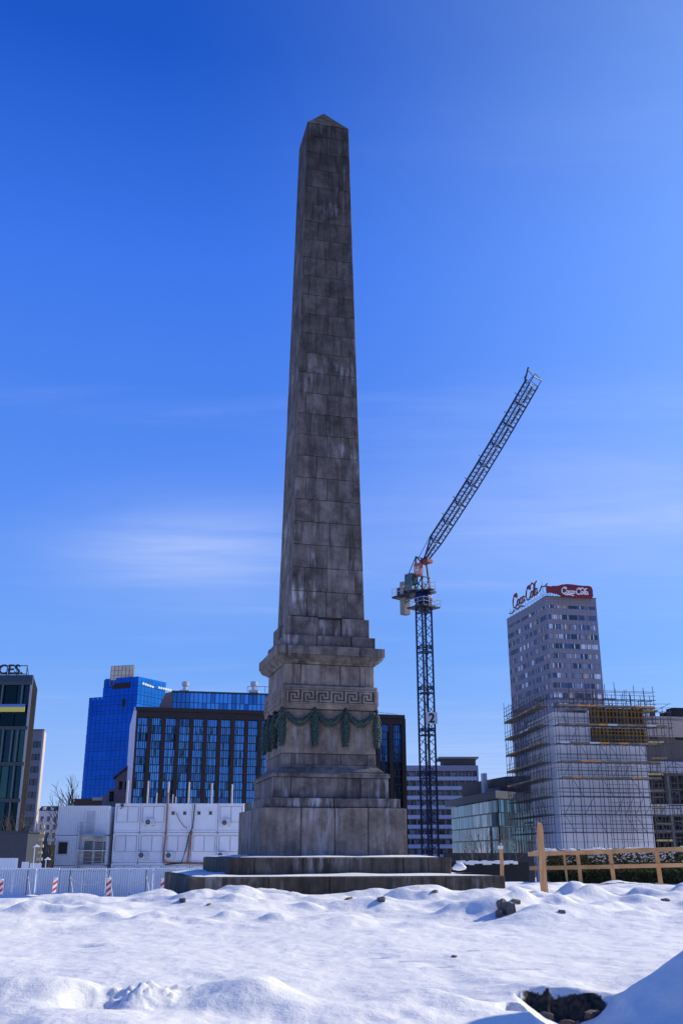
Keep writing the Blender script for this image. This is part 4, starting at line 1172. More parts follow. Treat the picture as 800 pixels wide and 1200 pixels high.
# ---------------------------------------------------------------- office block across the square, behind the viewer (mirrored in the glass fronts)
ob2 = thing('office_block', 'pale gridded office block behind the viewer, seen only mirrored in the glass bays', 'building', (6, -62, GZ), R(6))
b = MB(); b.box(.1, 33.9, -13, -.4, 0, 47); b.build('building_body', M_core, ob2)
for k in range(15):
    b = MB(); b.box(0, 34, -.5, 0, 2.2 + k * 3.1, 3.5 + k * 3.1); b.build('wall_band', M_conc, ob2)
for k in range(16):
    b = MB(); b.box(k * 2.2, k * 2.2 + .7, -.49, .12, 0, 47); b.build('pier', M_whited, ob2)
b = MB(); b.box(-.3, 34.3, -13.2, .3, 46.8, 48); b.build('roof', M_concd, ob2)

ob3 = thing('office_block', 'dark low office block behind the viewer, seen only as a dark mirror image', 'building', (4, -40, GZ), R(6))
b = MB(); b.box(0, 26, -14, 0, 0, 19); b.build('building_body', M('dark_brick', (.035, .028, .028), .8), ob3)
for k in range(5):
    for i in range(9):
        b = MB(); b.box(1.2 + i * 2.8, 2.6 + i * 2.8, .0, .06, 2 + k * 3.4, 3.8 + k * 3.4); b.build('window', M_darkglass, ob3)

# ================================================================ site containers
CW, CD, CHT = 2.40, 6.0, 2.62
def container_end(kind):
    """one site cabin seen end-on; origin at its front lower left corner"""
    root = thing('site_container', 'white site container', 'container')
    t_ = .11
    b = MB(); b.box(.03, CW - .03, .09, CD, .06, CHT - .06); b.build('wall_panel', M_white, root)
    b = MB()
    b.box(0, t_, 0, t_, 0, CHT); b.box(CW - t_, CW, 0, t_, 0, CHT); b.box(t_, CW - t_, 0.001, t_, 0, .15); b.box(t_, CW - t_, 0.001, t_, CHT - .17, CHT)
    b.box(0, t_, CD - t_, CD, 0, CHT); b.box(CW - t_, CW, CD - t_, CD, 0, CHT); b.box(0, .08, t_, CD - t_, CHT - .15, CHT); b.box(CW - .08, CW, t_, CD - t_, CHT - .15, CHT)
    b.build('frame', M_white, root)
    b = MB()
    for x in (.02, CW - .14):
        for z in (0.0, CHT - .12): b.box(x, x + .12, -.012, 0.001, z + .01, z + .11)
    for x in (.35, .95, 1.5, 1.95): b.box(x, x + random.uniform(.15, .35), -.006, .002, CHT - .035, CHT - .002)
    b.build('corner_castings', M_whited, root, 'stuff')
    if kind == 'panel':
        for x in (.22, 1.24):
            b = MB(); b.box(x, x + .94, .05, .095, .95, CHT - .3); q = b.build('shutter', M_white, root)
            b = MB(); b.box(x - .03, x + .97, .035, .06, CHT - .30, CHT - .26); b.box(x - .03, x + .97, .035, .06, .91, .95); b.box(x - .04, x, .036, .07, .95, CHT - .3); b.box(x + .94, x + .98, .036, .07, .95, CHT - .3); b.build('shutter_frame', M('shutter_frame_grey', (.34, .36, .41), .5), root)
    if kind == 'small':
        for x in (.45, 1.55):
            b = MB(); b.box(x, x + .30, .06, .094, 1.58, 1.90); w_ = b.build('window', M_darkglass, root)
            b = MB(); b.box(x - .05, x + .35, .05, .085, 1.90, 1.95); b.box(x - .05, x + .35, .05, .085, 1.53, 1.58); b.box(x - .05, x, .051, .086, 1.58, 1.90); b.box(x + .30, x + .35, .051, .086, 1.58, 1.90); b.build('window_frame', M_white, w_)
    return root
def relabel(o, label): o['label'] = label; return o
protos = {'panel': container_end('panel'), 'small': container_end('small')}
used_p = set()
CDist = 98.0
cx0 = at(131.5, 1000, CDist).x
ztop = at(131, 941.5, CDist).z
rowsz = [ztop - CHT, ztop - 2 * CHT - .03, ztop - 3 * CHT - .06]
ordn = ['leftmost', 'second from left', 'third from left', 'fourth from left', 'rightmost visible']
rown = ['top', 'middle', 'bottom']
for r in range(3):
    for c in range(5):
        kind = 'small' if (r == 0 and c in (2, 3)) else 'panel'
        desc = {'panel': 'white container with two shutters', 'small': 'white container with two small square windows'}[kind]
        lab = '%s, %s in the %s row' % (desc, ordn[c], rown[r])
        if kind in used_p: o = copy_tree(protos[kind])
        else: o = protos[kind]; used_p.add(kind)
        o.location = (cx0 + c * (CW + .05), CDist + random.uniform(-.04, .04), rowsz[r]); o['label'] = lab; o['group'] = 'stacked white site containers'
def ac_unit(x, z, lab):
    t = thing('air_conditioner', lab, 'air conditioner', (x, CDist - .30, z), 0, 'air conditioner units on the containers')
    b = MB(); b.box(-.42, .42, 0, .27, 0, .58); b.build('casing', M_white, t)
    b = MB(); b.tube([(-.10, -.03, .29), (-.10, .0, .29)], .24, 16); g_ = b.build('fan_grille', M_darksteel, t)
    b = MB()
    for k in range(4): b.beam((-.34, -.045, .12 + k * .11), (.14, -.045, .12 + k * .11), .015)
    b.build('grille_wire', M_whited, g_)
    b = MB(); b.box(.22, .38, -.012, 0.001, .08, .5); b.build('label_plate', M_whited, t)
    b = MB(); b.beam((-.35, .0, -.03), (-.35, .3, -.03), .05); b.beam((.35, .0, -.03), (.35, .3, -.03), .05); b.build('bracket', M_darksteel, t)
xp = lambda u: at(50 + u * .3125, 960, CDist).x
zp = lambda v: at(200, 910 + v * .3125, CDist).z
for (u, v, lab) in ((402, 183, 'air conditioner on the second container of the top row'), (687, 185, 'air conditioner on the rightmost container of the top row'),
                    (384, 307, 'air conditioner on the second container of the middle row'), (485, 308, 'air conditioner beside the orange pipe in the middle row'),
                    (676, 308, 'air conditioner on the rightmost container of the middle row')):
    ac_unit(xp(u), zp(v), lab)
M_pipe = M('orange_brown_pipe', (.33, .13, .07), .6)
y_ = CDist - .16
b = MB(); b.tube([(xp(467), y_, zp(60)), (xp(467), y_, zp(200)), (xp(461), y_, zp(300)), (xp(462), y_, zp(318)), (xp(480), y_, zp(323)), (xp(620), y_, zp(328))], .075, 8)
tag(b.build('drain_pipe', M_pipe), 'orange brown pipe running down and along the container stack', 'pipe')
b = MB(); b.tube([(xp(562), y_, zp(205)), (xp(557), y_, zp(260)), (xp(552), y_, zp(322))], .085, 8)
tag(b.build('drain_pipe', M_pipe), 'short orange brown vertical pipe between third and fourth containers', 'pipe')
b = MB(); b.tube([(xp(570), y_ - .1, zp(105)), (xp(566), y_ - .1, zp(190)), (xp(552), y_ - .1, zp(225)), (xp(545), y_ - .1, zp(270)), (xp(530), y_ - .1, zp(325)), (xp(470), y_ - .1, zp(330))], .055, 6)
tag(b.build('power_cable', M_black), 'black cable hanging down the fronts of the middle containers', 'cable')
b = MB(); b.tube([(xp(500), y_, zp(135)), (xp(515), y_, zp(165)), (xp(530), y_, zp(185)), (xp(545), y_, zp(195))], .03, 5)
tag(b.build('power_cable', M_black), 'thin black cable sagging below the small windows of a container', 'cable')
b = MB(); b.tube([(xp(298), y_, zp(100)), (xp(296), y_, zp(118)), (xp(290), y_, zp(122))], .05, 6); b.box(xp(291), xp(301), y_ - .1, y_ + .1, zp(112), zp(104))
tag(b.build('flood_light', M_darksteel), 'small dark lamp under the roof edge of the first top container', 'lamp')
polen = ['first', 'second', 'third', 'fourth', 'fifth', 'sixth']
for i, (u, v0) in enumerate(((302, 15), (380, 17), (458, 20), (537, 22), (624, 26), (702, 30))):
    b = MB(); x = xp(u); b.tube([(x, CDist + 1.2, ztop - .3), (x, CDist + 1.2, zp(v0) + .1)], .085, 8)
    tag(b.build('roof_pole', M('pale_pole', (.55, .5, .48), .6)), '%s pale upright pole from the left above the container roofs' % polen[i], 'pole', 'poles along the container roofs')
for i, (u, v0) in enumerate(((408, 60), (470, 66), (482, 75))):
    b = MB(); x = xp(u); b.tube([(x, CDist + 2.2, ztop - .3), (x, CDist + 2.2, zp(v0) + .1)], .05, 6)
    tag(b.build('short_pole', M_whited), 'short thin pole behind the %s container roof pole' % polen[i + 1], 'pole', 'short poles behind the container roofs')

# left pair with stairs
lx = at(66.5, 978, CDist - .6).x; lw = (cx0 - .35 - lx) / 2
ZL = at(90, 943.5, CDist - .6).z
for r in range(3):
    for c in range(2):
        t = thing('site_container', ('plain white container, ' if c == 0 else 'white container behind the metal stair, ') + ('top', 'middle', 'bottom')[r] + ' of the ' + ('far left' if c == 0 else 'stair') + ' stack', 'container',
                  (lx + c * lw, CDist - .6, ZL - (r + 1) * (CHT + .06)), 0, 'stacked white site containers')
        if r == 1 and c == 0: t['label'] = 'white container with one dark framed window in the far left stack'
        w = lw - .03
        b = MB(); b.box(.02, w - .02, .05, CD, .04, CHT - .04); b.build('wall_panel', M_white, t)
        b = MB(); b.box(0, w, 0, .05, CHT - .12, CHT); b.box(0, w, 0, .05, 0, .12); b.box(0, .08, 0, .05, .12, CHT - .12); b.box(w - .08, w, 0, .05, .12, CHT - .12); b.build('frame', M_white, t)
        b = MB()
        for k in range(11): b.box(.12 + k * (w - .2) / 11, .15 + k * (w - .2) / 11, .03, .052, .14, CHT - .14)
        b.build('wall_rib', M_whited, t)
        b = MB(); b.box(0.02, w - .02, .02, .3, -.055, -.005); b.build('base_gap', M_black, t)
        if r == 1 and c == 0:
            b = MB(); b.box(.28, 1.12, .02, .045, 1.0, 2.05); wf_ = b.build('window', M_darkglass, t)
            b = MB(); 
            for (xa, xb, za, zb_) in ((.18, 1.22, 2.05, 2.17), (.18, 1.22, .88, 1.0), (.18, .28, 1.0, 2.05), (1.12, 1.22, 1.0, 2.05)): b.box(xa, xb, -.03, .04, za, zb_)
            b.build('window_frame', M_whited, wf_)
        if c == 1:
            b = MB(); b.box(.25, 1.05, .02, .048, .12, 2.15); d_ = b.build('door', M('grey_door', (.45, .46, .5) if r == 0 else (.16, .16, .18), .5) if r == 0 else M('shadow_grey_door', (.18, .18, .2), .5), t)
            b = MB(); b.box(.93, .99, -.03, .02, 1.0, 1.12); b.build('handle', M_darksteel, d_)
            if r:
                b = MB(); b.box(1.25, w - .15, .02, .048, .2, 2.1); b.build('grey_panel', M_conc, t)
        
st = thing('metal_stair', 'grey metal stair and railed landing in front of the container door', 'stair', (lx + lw, CDist - .6, ZL - 2 * (CHT + .06)))
W2 = lw - .1; zt = CHT + .06; yo = -1.3
def post(x, z0, z1, y=yo): 
    b = MB(); b.beam((x, y, z0), (x, y, z1), .055); b.build('post', M_steel, st)
for x in (-.15, W2): post(x, -2.5, zt + (1.1 if x < 1 else 0))
post(1.25, zt, zt + 1.1); post(-.15, -2.5, zt + 1.1, -.1)
for z in (zt, .5 * zt, 0.05):
    b = MB(); b.box(-.2, W2 + .05, yo - .03, -.02, z - .10, z); b.build('landing', M_steel if z != .5 * zt else M_whited, st)
for z in (zt + .35, zt + .7, zt + 1.1):
    b = MB(); b.beam((-.15, yo, z), (1.25, yo, z), .035); b.beam((-.15, yo, z), (-.15, -.1, z), .035); b.build('guard_rail', M_steel, st)
for i in range(8):
    f = i / 7
    b = MB(); b.box(1.15, W2 - .1, yo + .05 + .1 * i, yo + .35 + .1 * i, .5 * zt + f * .5 * zt - .04, .5 * zt + f * .5 * zt); b.build('tread', M_steel, st)
for z in (.35, .7, 1.05):
    b = MB(); b.beam((-.15, yo, z), (W2, yo, z), .03); b.build('guard_rail', M_steel, st)

# ================================================================ sheet-metal fence
FD = 55.0
fz_ = lambda Y: at(100, Y, FD).z
ft, fb = fz_(1017.5), fz_(1055)
fence = thing('sheet_fence', 'long pale blue corrugated sheet metal fence across the left of the square', 'fence', (0, FD, fb))
x0 = at(-40, 1035, FD).x; x1 = at(262, 1035, FD).x
n = 11; wp = (x1 - x0) / n
for i in range(n):
    b = MB(); m_ = 10; xs = []
    for k in range(m_):
        a = x0 + i * wp + .02 + (wp - .04) * k / m_; q = (wp - .04) / m_
        xs += [(a, 0), (a + q * .38, 0), (a + q * .5, -.06), (a + q * .86, -.06)]
    xs.append((x0 + (i + 1) * wp - .02, 0))
    hh_ = ft - fb + random.uniform(-.02, .02); N_ = len(xs)
    b.add([(x, y, 0) for x, y in xs] + [(x, y, hh_) for x, y in xs] + [(x, y + .012, 0) for x, y in xs] + [(x, y + .012, hh_) for x, y in xs],
          [(k, k + 1, N_ + k + 1, N_ + k) for k in range(N_ - 1)] + [(2 * N_ + k + 1, 2 * N_ + k, 3 * N_ + k, 3 * N_ + k + 1) for k in range(N_ - 1)] + [(N_ + k, N_ + k + 1, 3 * N_ + k + 1, 3 * N_ + k) for k in range(N_ - 1)])
    o = b.build('corrugated_panel', M_fencesheet, fence); o.location = (0, random.uniform(-.02, .02), 0); o.rotation_euler = (random.uniform(-.01, .01), 0, 0)
b = MB(); b.beam((x0, .04, ft - fb - .15), (x1, .04, ft - fb - .15), .05); b.beam((x0, .04, .35), (x1, .04, .35), .05); b.build('rail', M_steel, fence)
# second fence line further back on the left
f2 = thing('sheet_fence', 'short far piece of corrugated fence stepping down behind the long fence', 'fence', (0, 80, GZ))
for (Xa, Xb, Yt) in ((-10, 21, 1005.5), (26, 34, 1010), (36, 49, 1011.5)):
    b = MB(); xa, xb = at(Xa, 1010, 80).x, at(Xb, 1010, 80).x; n_ = max(2, int((xb - xa) / .22))
    for k in range(n_):
        a = xa + (xb - xa) * k / n_; q = (xb - xa) / n_
        b.box(a, a + q * .62, 0, .03, 0, at(50, Yt, 80).z - GZ); b.box(a + q * .62, a + q, .04, .06, 0, at(50, Yt, 80).z - GZ - .01)
    b.build('corrugated_panel', M_fencesheet, f2)
# rope posts in front of the fence
postX = [-14, 30.5, 80.5, 126.3, 170, 212]
tops = []
for i, X in enumerate(postX):
    D = 53.2; gz = float(full_h(np.array([at(X, 1050, D).x]), np.array([D]))[0][0])
    p = at(X, 1050, D); zt = at(X, 1019, D).z
    t = thing('rope_post', 'thin dark braced post, number %d' % i, 'post', (p.x, D, gz - .02), 0, 'thin rope posts in front of the sheet fence')
    hh_ = zt - gz
    b = MB(); b.tube([(0, 0, 0), (0, 0, hh_)], .028, 6); b.build('post', M_darksteel, t)
    b = MB(); b.tube([(0.02, 0, hh_ * .8), (.36, -.25, .02)], .022, 5); b.build('brace', M_whited, t)
    b = MB(); b.box(-.2, .2, -.08, .08, 0, .06); b.build('foot', M_darksteel, t)
    tops.append(Vector((p.x, D, gz + hh_ * .72)))
ln = {0: 'thin braced rope post beyond the left edge of the fence', 1: 'thin braced rope post nearest the left edge', 2: 'thin braced rope post right of the middle striped beacon', 3: 'thin braced rope post touching the third striped beacon', 4: 'thin braced rope post left of the plinth, before the last', 5: 'last thin rope post, closest to the plinth'}
k_ = 0
for o in scene.collection.objects:
    if o.name.startswith('rope_post') and not o.parent: o['label'] = ln[k_]; k_ += 1
seg = ['first', 'second', 'third', 'fourth', 'fifth']
for i in range(len(tops) - 1):
    a, c = tops[i], tops[i + 1]; pts = []
    for k in range(13):
        f = k / 12; p = a.lerp(c, f); p.z -= .30 * (1 - (2 * f - 1) ** 2); p.y -= .04; pts.append(p)
    b = MB(); b.tube(pts, .014, 5)
    tag(b.build('slack_rope', M('pale_rope', (.5, .48, .42), .8)), '%s sagging rope span from the left between the rope posts' % seg[i], 'rope', 'ropes strung between the posts')
# striped beacons
M_bw = M('beacon_white', (.72, .70, .70), .5, var=.04); M_br = M('beacon_red', (.55, .03, .03), .5)
def beacon():
    t = thing('striped_beacon', 'red and white striped beacon', 'beacon', (0, 0, 0), 0, 'red and white striped beacons by the fence')
    b = MB(); b.box(-.115, .115, 0, .035, .06, 1.04); b.tube([(0, .0175, 1.02), (0, .0175, 1.06)], .11, 10); b.build('board', M_bw, t)
    b = MB(); z = .08
    while z < 1.0:
        b.add([(-.116, -.004, z), (.116, -.004, z + .17), (.116, -.004, min(1.04, z + .31)), (-.116, -.004, z + .14), (-.116, .02, z), (.116, .02, z + .17), (.116, .02, min(1.04, z + .31)), (-.116, .02, z + .14)],
              [(0, 1, 2, 3), (7, 6, 5, 4), (4, 5, 1, 0), (3, 2, 6, 7)]) if z < .85 else None
        z += .29
    b.build('red_stripe', M_br, t)
    b = MB(); b.add([(-.2, -.12, 0), (.2, -.12, 0), (.2, .18, 0), (-.2, .18, 0), (-.15, -.08, .07), (.15, -.08, .07), (.15, .14, .07), (-.15, .14, .07)],
                    [(3, 2, 1, 0), (4, 5, 6, 7), (0, 1, 5, 4), (1, 2, 6, 5), (2, 3, 7, 6), (3, 0, 4, 7)]); b.build('foot', M_darksteel, t)
    return t
bp_ = beacon()
for i, (X, Yt, lab, lean) in enumerate(((.5, 1032, 'red and white striped beacon cut by the left edge', 0), (63, 1032.5, 'leaning striped beacon, narrowest, second from the left edge', .08),
                                  (128, 1033.5, 'red and white striped beacon in the middle of the fence, third from left', -.04), (190.5, 1034, 'red and white striped beacon half hidden by the plinth', .02))):
    o = bp_ if i == 0 else copy_tree(bp_)
    D = 51.5 if i != 1 else 52
    p = at(X, 1045, D); gz = float(full_h(np.array([p.x]), np.array([D]))[0][0])
    o.location = (p.x, D, gz - .05); o.rotation_euler = (0, lean, (.9 if i == 1 else .12)); o['label'] = lab

# ================================================================ things in the far left gap
def at_thing(name, label, cat, X, D, group=None): return thing(name, label, cat, (at(X, 1000, D).x, D, GZ), 0, group)
t = at_thing('dark_shed', 'dark slate ribbed shed behind the fence at the far left', 'shed', -6, 90)
w = at(31, 990, 90).x - at(-6, 990, 90).x; h_ = at(0, 976, 90).z - GZ
b = MB(); b.box(0, w, 0, 6, 0, h_); b.build('wall', M('slate_sheet', (.04, .045, .06), .6), t)
b = MB()
for k in range(18): b.box(w * k / 18, w * k / 18 + .05, -.03, 0.01, 0, h_ - .1)
b.build('wall_rib', M('slate_rib', (.07, .08, .10), .5), t)
b = MB(); b.box(-.1, w + .1, -.1, 6.1, h_, h_ + .15); b.build('roof', M_darksteel, t)
t = at_thing('garden_wall', 'low dark brown wall with scrub in the gap left of the containers', 'wall', 48, 120)
b = MB(); b.box(0, 3.2, 0, .4, 0, at(60, 990, 120).z - GZ); b.build('wall', M('dark_brown_wall', (.05, .035, .03), .9), t)
for i, (X, Yt, lab) in enumerate(((40.5, 992, 'thin white lamp post with a small curved head left of the containers'), (55, 1007, 'short white lamp head peeping over the fence left of the containers'))):
    t = at_thing('lamp_post', lab, 'lamp post', X, 75, 'white lamp posts behind the fence')
    h_ = at(X, Yt, 75).z - GZ
    b = MB(); b.tube([(0, 0, 0), (0, 0, h_ * .98), (.06, 0, h_), (.22, 0, h_)], [.05, .035, .03, .03], 7); b.build('post', M_whited, t)
    b = MB(); b.tube([(-.12, 0, h_ - .03), (.1, 0, h_ + .06), (.34, 0, h_ - .02)], [.03, .09, .03], 7); b.build('lamp_head', M_signwhite, t)
t = at_thing('column_pole', 'thick weathered pole with pale base beside the left apartment tower', 'pole', 47.5, 85)
b = MB(); h_ = at(47, 960, 85).z - GZ; b.tube([(0, 0, 0), (0, 0, h_ * .5), (-.05, 0, h_)], [.12, .10, .07], 7); b.build('post', M_plank, t)
b = MB()
for i in range(9): b.box(-.22 + .05 * (i % 3), .14 + .06 * (i % 2), -.1, .1, h_ * (.25 + i * .08), h_ * (.25 + i * .08) + .22)
b.build('fitting', M('tan_fitting', (.42, .33, .22), .7), t)
# ---------------------------------------------------------------- bare trees
def grow(b, p, d, ln, r, depth, rr, spread, minr=.012, up=.15):
    if depth == 0 or r < minr: return
    pts = [Vector(p)]; rad = [r]; q = Vector(p); dd = Vector(d)
    nseg = 3
    for i in range(nseg):
        dd = (dd + Vector((rr.uniform(-1, 1), rr.uniform(-1, 1), rr.uniform(-.4, .8))) * .16).normalized()
        q = q + dd * ln / nseg; pts.append(q.copy()); rad.append(r * (1 - .3 * (i + 1) / nseg))
    b.tube(pts, rad, 5 if r > .05 else 3)
    k = rr.choice([2, 3, 3])
    for i in range(k):
        ax = Vector((rr.uniform(-1, 1), rr.uniform(-1, 1), rr.uniform(-.3, 1))).normalized()
        nd = (dd + ax * spread + Vector((0, 0, up))).normalized()
        grow(b, pts[-1 if i < 2 else 2], nd, ln * rr.uniform(.65, .85), r * rr.uniform(.52, .7), depth - 1, rr, spread, minr, up)
def bare_tree(X, Ytop, D, seed, lab, depth=6, spread=.75, minr=.012, r0=.22, trunk=.3, group=None, cat='tree', name='bare_tree', zbase=None):
    p = at(X, 1000, D); gz = GZ if zbase is None else zbase
    t = thing(name, lab, cat, (p.x, D, gz), 0, group)
    h_ = at(X, Ytop, D).z - gz; rr = random.Random(seed)
    b = MB(); b.tube([(0, 0, 0), (.02 * h_, 0, h_ * trunk * .6), (0, 0, h_ * trunk)], [r0 * 1.2, r0, r0 * .85], 8); b.build('trunk', M_bark, t)
    b = MB()
    L0 = h_ * (1 - trunk) * .36
    for i in range(3): grow(b, (0, 0, h_ * trunk), Vector((rr.uniform(-.5, .5), rr.uniform(-.5, .5), 1)).normalized(), L0 * rr.uniform(.85, 1.1), r0 * .7, depth, rr, spread, minr)
    zmax = max(v[2] for v in b.v); sc = (h_ - h_ * trunk) / (zmax - h_ * trunk)
    b.v = [(x * sc, y * sc, h_ * trunk + (z - h_ * trunk) * sc) for x, y, z in b.v]
    b.build('crown', M_bark, t)
    return t
bare_tree(86, 906, 150, 4, 'bare leafless tree standing in the gap left of the blue tower', 8, .75, .028, .26, .35)
bare_tree(74, 926, 160, 9, 'smaller bare tree with low spreading branches above the first container', 8, .9, .028, .22, .3)
bare_tree(8, 950, 96, 12, 'brown bare tree above the dark shed near the left edge', 8, .8, .016, .16, .3, group='brown bare trees above the shed')
bare_tree(25, 946, 98, 14, 'brown bare tree in front of the foot of the glass office', 8, .85, .016, .16, .3, group='brown bare trees above the shed')
bare_tree(57, 962, 118, 15, 'small bare bush-like tree in front of the town house', 7, .9, .012, .1, .2)
bare_tree(66, 958, 122, 16, 'thin bare tree touching the left edge of the containers', 7, .9, .012, .1, .2)

# ================================================================ tower crane
CDp = 140.0
cp = at(504, 1000, CDp)
M_cb = M('crane_blue', (.006, .017, .06), .5, .2, var=.3, nscale=.4)
M_cd = M('crane_dark', (.012, .018, .035), .5, .2)
M_cg = M('counterweight_concrete', (.24, .215, .20), .8)
crane = thing('tower_crane', 'tall blue lattice luffing tower crane rising behind the plinth, right of the obelisk', 'crane', (cp.x, CDp, GZ), R(28))
mh = at(498, 712, CDp).z - GZ          # mast height
mw = .80                                # half width
ns = 7; sh_ = 5.8
k = 0; z = mh
segz = []
while z > 0: segz.append((max(0, z - sh_), z)); z -= sh_
for (z0, z1) in segz:
    b = MB()
    for sx in (-1, 1):
        for sy in (-1, 1): b.beam((sx * mw, sy * mw, z0), (sx * mw, sy * mw, z1), .20)
    q = b.build('mast_section', M_cb, crane)
    br = MB(); n_ = 5; st_ = (z1 - z0) / n_
    for a in range(4):
        c, s_ = [(1, 0), (0, 1), (-1, 0), (0, -1)][a]
        def P(u, z): return (c * mw - s_ * u * mw, s_ * mw + c * u * mw, z)
        for i in range(n_):
            u = -1 if i % 2 else 1
            br.beam(P(u, z0 + i * st_), P(-u, z0 + (i + 1) * st_), .075)
        for z in (z0 + .12, z1 - .12, z1 - .75): br.beam(P(-1, z), P(1, z), .13)
    br.build('bracing', M_cb, q)
    ld = MB(); ld.beam((-.25, .2, z0), (-.1, .2, z1), .05); ld.beam((.1, .2, z0), (.25, .2, z1), .05)
    for i in range(10): ld.beam((-.25 + .015 * i, .2, z0 + i * .55), (.1 + .015 * i, .2, z0 + i * .55), .035)
    ld.box(-.75, .75, -.75, .1, z1 - .8, z1 - .72)
    ld.build('ladder', M_cd, q)
# foot
b = MB(); b.box(-2.5, 2.5, -2.5, 2.5, 0, .6); b.build('base_block', M_cg, crane)
# number plate on the mast
zp_ = at(503, 843, CDp).z - GZ
def w2l(v):     # world offset to crane-local
    return Matrix.Rotation(-R(28), 3, 'Z') @ Vector(v)
pl = MB(); c0 = w2l((.55, -1.62, 0)); ang = -R(28)
pb = MB(); pb.box(-.78, .78, -.04, .04, -.78, .78)
plate = pb.build('number_plate', M('plate_grey', (.50, .50, .52), .6), crane); plate.location = (c0.x, c0.y, zp_); plate.rotation_euler = (0, 0, ang)
tm = text_mesh('2', 1.75, .02, M_black, 'numeral'); wd = max(v.co.x for v in tm.vertices)
o = link('numeral', tm, plate, loc=(-wd / 2, -.07, -.62), rot=(math.pi / 2, 0, 0))
# slewing ring, platforms
def railbox(b, x0, x1, y0, y1, z, h=1.1):
    for (a, c) in (((x0, y0), (x1, y0)), ((x1, y0), (x1, y1)), ((x1, y1), (x0, y1)), ((x0, y1), (x0, y0))):
        for hz in (.55, h): b.beam((*a, z + hz), (*c, z + hz), .045)
        n_ = max(1, int(max(abs(a[0] - c[0]), abs(a[1] - c[1])) / 1.1))
        for i in range(n_ + 1):
            f = i / n_; x = a[0] + (c[0] - a[0]) * f; y = a[1] + (c[1] - a[1]) * f; b.beam((x, y, z), (x, y, z + h), .045)
head = thing('tmp_head', 'x y z w', 'x')   # only a frame for measuring; removed below
bpy.data.objects.remove(head)
# upper works are aligned with the jib: local frame rotated so +X is the jib direction
jt = at(625, 451, 124); jb_ = at(502, 656, CDp)
jdir = Vector((jt.x - jb_.x, jt.y - jb_.y, 0)); jaz = math.atan2(jdir.y, jdir.x)
U = Matrix.Rotation(jaz - R(28), 4, 'Z')
def up(pt): v = U @ Vector(pt); return (v.x, v.y, v.z)
class MU(MB):
    def add(s, vs_, fs): MB.add(s, [up(p) for p in vs_], fs)
z = mh
b = MU(); b.box(-1.7, 1.7, -1.7, 1.7, z - .15, z + .05); b.box(-.9, .9, -.9, .9, z + .05, z + .5); cpf = b.build('climbing_platform', M_cd, crane)
b = MU(); railbox(b, -1.75, 1.75, -1.75, 1.75, z); b.build('guard_rail', M_whited, cpf)
z += .5
b = MB()
b.tube([up((0, 0, z)), up((0, 0, z + .4)), up((0, 0, z + .9)), up((0, 0, z + 1.6))], [1.0, 1.35, 1.35, 1.05], 16); b.build('slewing_ring', M('crane_navy', (.008, .02, .09), .45, .2), crane)
z += 1.6
b = MU(); b.box(-5.2, 1.4, -1.3, 1.3, z, z + .3); b.box(1.4, 2.6, -1.2, -.2, z, z + .12); md = b.build('machine_deck', M_cd, crane)
b = MU(); railbox(b, -5.2, -1.8, -1.3, 1.3, z + .3); railbox(b, 1.4, 2.6, -1.2, -.2, z + .12); b.build('guard_rail', M_whited, md)
b = MU(); b.box(-4.6, -3.2, -.9, .9, z + .3, z + 1.5); b.tube([(-2.6, -.9, z + .9), (-2.6, .9, z + .9)], .5, 12); b.build('winch', M_cd, md)
b = MU()
b.box(-4.3, -3.3, -.55, .55, z - 2.5, z + .02); b.build('counterweight', M_cg, md)
b = MU(); b.box(-3.6, -2.9, -1.2, -.6, z + .3, z + 2.2); b.build('electric_cabinet', M_cg, md)
# cab on the camera side
cab = MU(); y0 = -2.0; cab.box(-1.75, -.35, y0, y0 + 1.4, z + .4, z + .6); cab.box(-1.75, -.35, y0, y0 + 1.4, z + 2.7, z + 2.85)
for (x, y) in ((-1.75, y0), (-.43, y0), (-1.75, y0 + 1.32), (-.43, y0 + 1.32)): cab.box(x, x + .08, y, y + .08, z + .6, z + 2.7)
cab.box(-1.75, -.35, y0, y0 + .06, z + .6, z + 1.3)
cb = cab.build('cab', M('cab_grey_green', (.10, .125, .12), .5), crane)
gg = MU(); gg.box(-1.7, -.4, y0 + .05, y0 + 1.3, z + 1.3, z + 2.68); gg.build('cab_glass', M('cab_window', (.03, .07, .07), .06, spec=.9), cb)
# tower head: A frame and red housing
TH = at(499, 659, CDp).z - GZ
hd = MU()
for sy in (-.75, .75):
    hd.beam((.7, sy, z + .3), (.25, sy * .8, TH), .24); hd.beam((-.9, sy, z + .3), (-.7, sy * .8, TH + .9), .2); hd.beam((-.7, sy * .8, TH + .9), (.25, sy * .8, TH), .16)
    hd.beam((-4.2, sy, z + .3), (-.7, sy * .8, TH + .9), .09)
    hd.beam((-.9, sy, z + .4), (.5, sy, z + 2.2), .1); hd.beam((.7, sy, z + .4), (-.85, sy, z + 2.2), .1)
hd.beam((.7, -.75, z + 2.3), (.7, .75, z + 2.3), .14); hd.beam((-.7, -.6, TH + .9), (-.7, .6, TH + .9), .16)
hd.build('head_frame', M_cb, crane)
b = MU(); b.box(-.72, .55, -1.05, -.72, z + 2.35, z + 4.4); b.build('name_board', M('crane_orange_red', (.42, .085, .045), .6), crane)
b = MU()
for q_ in ((-.45, -.33), (-.1, .0), (.2, .32)): b.box(q_[0], q_[1], -1.09, -1.052, z + 2.7, z + 3.9)
b.box(-.45, .32, -1.085, -1.053, z + 3.3, z + 3.42); b.build('board_emblem', M_signwhite, crane)
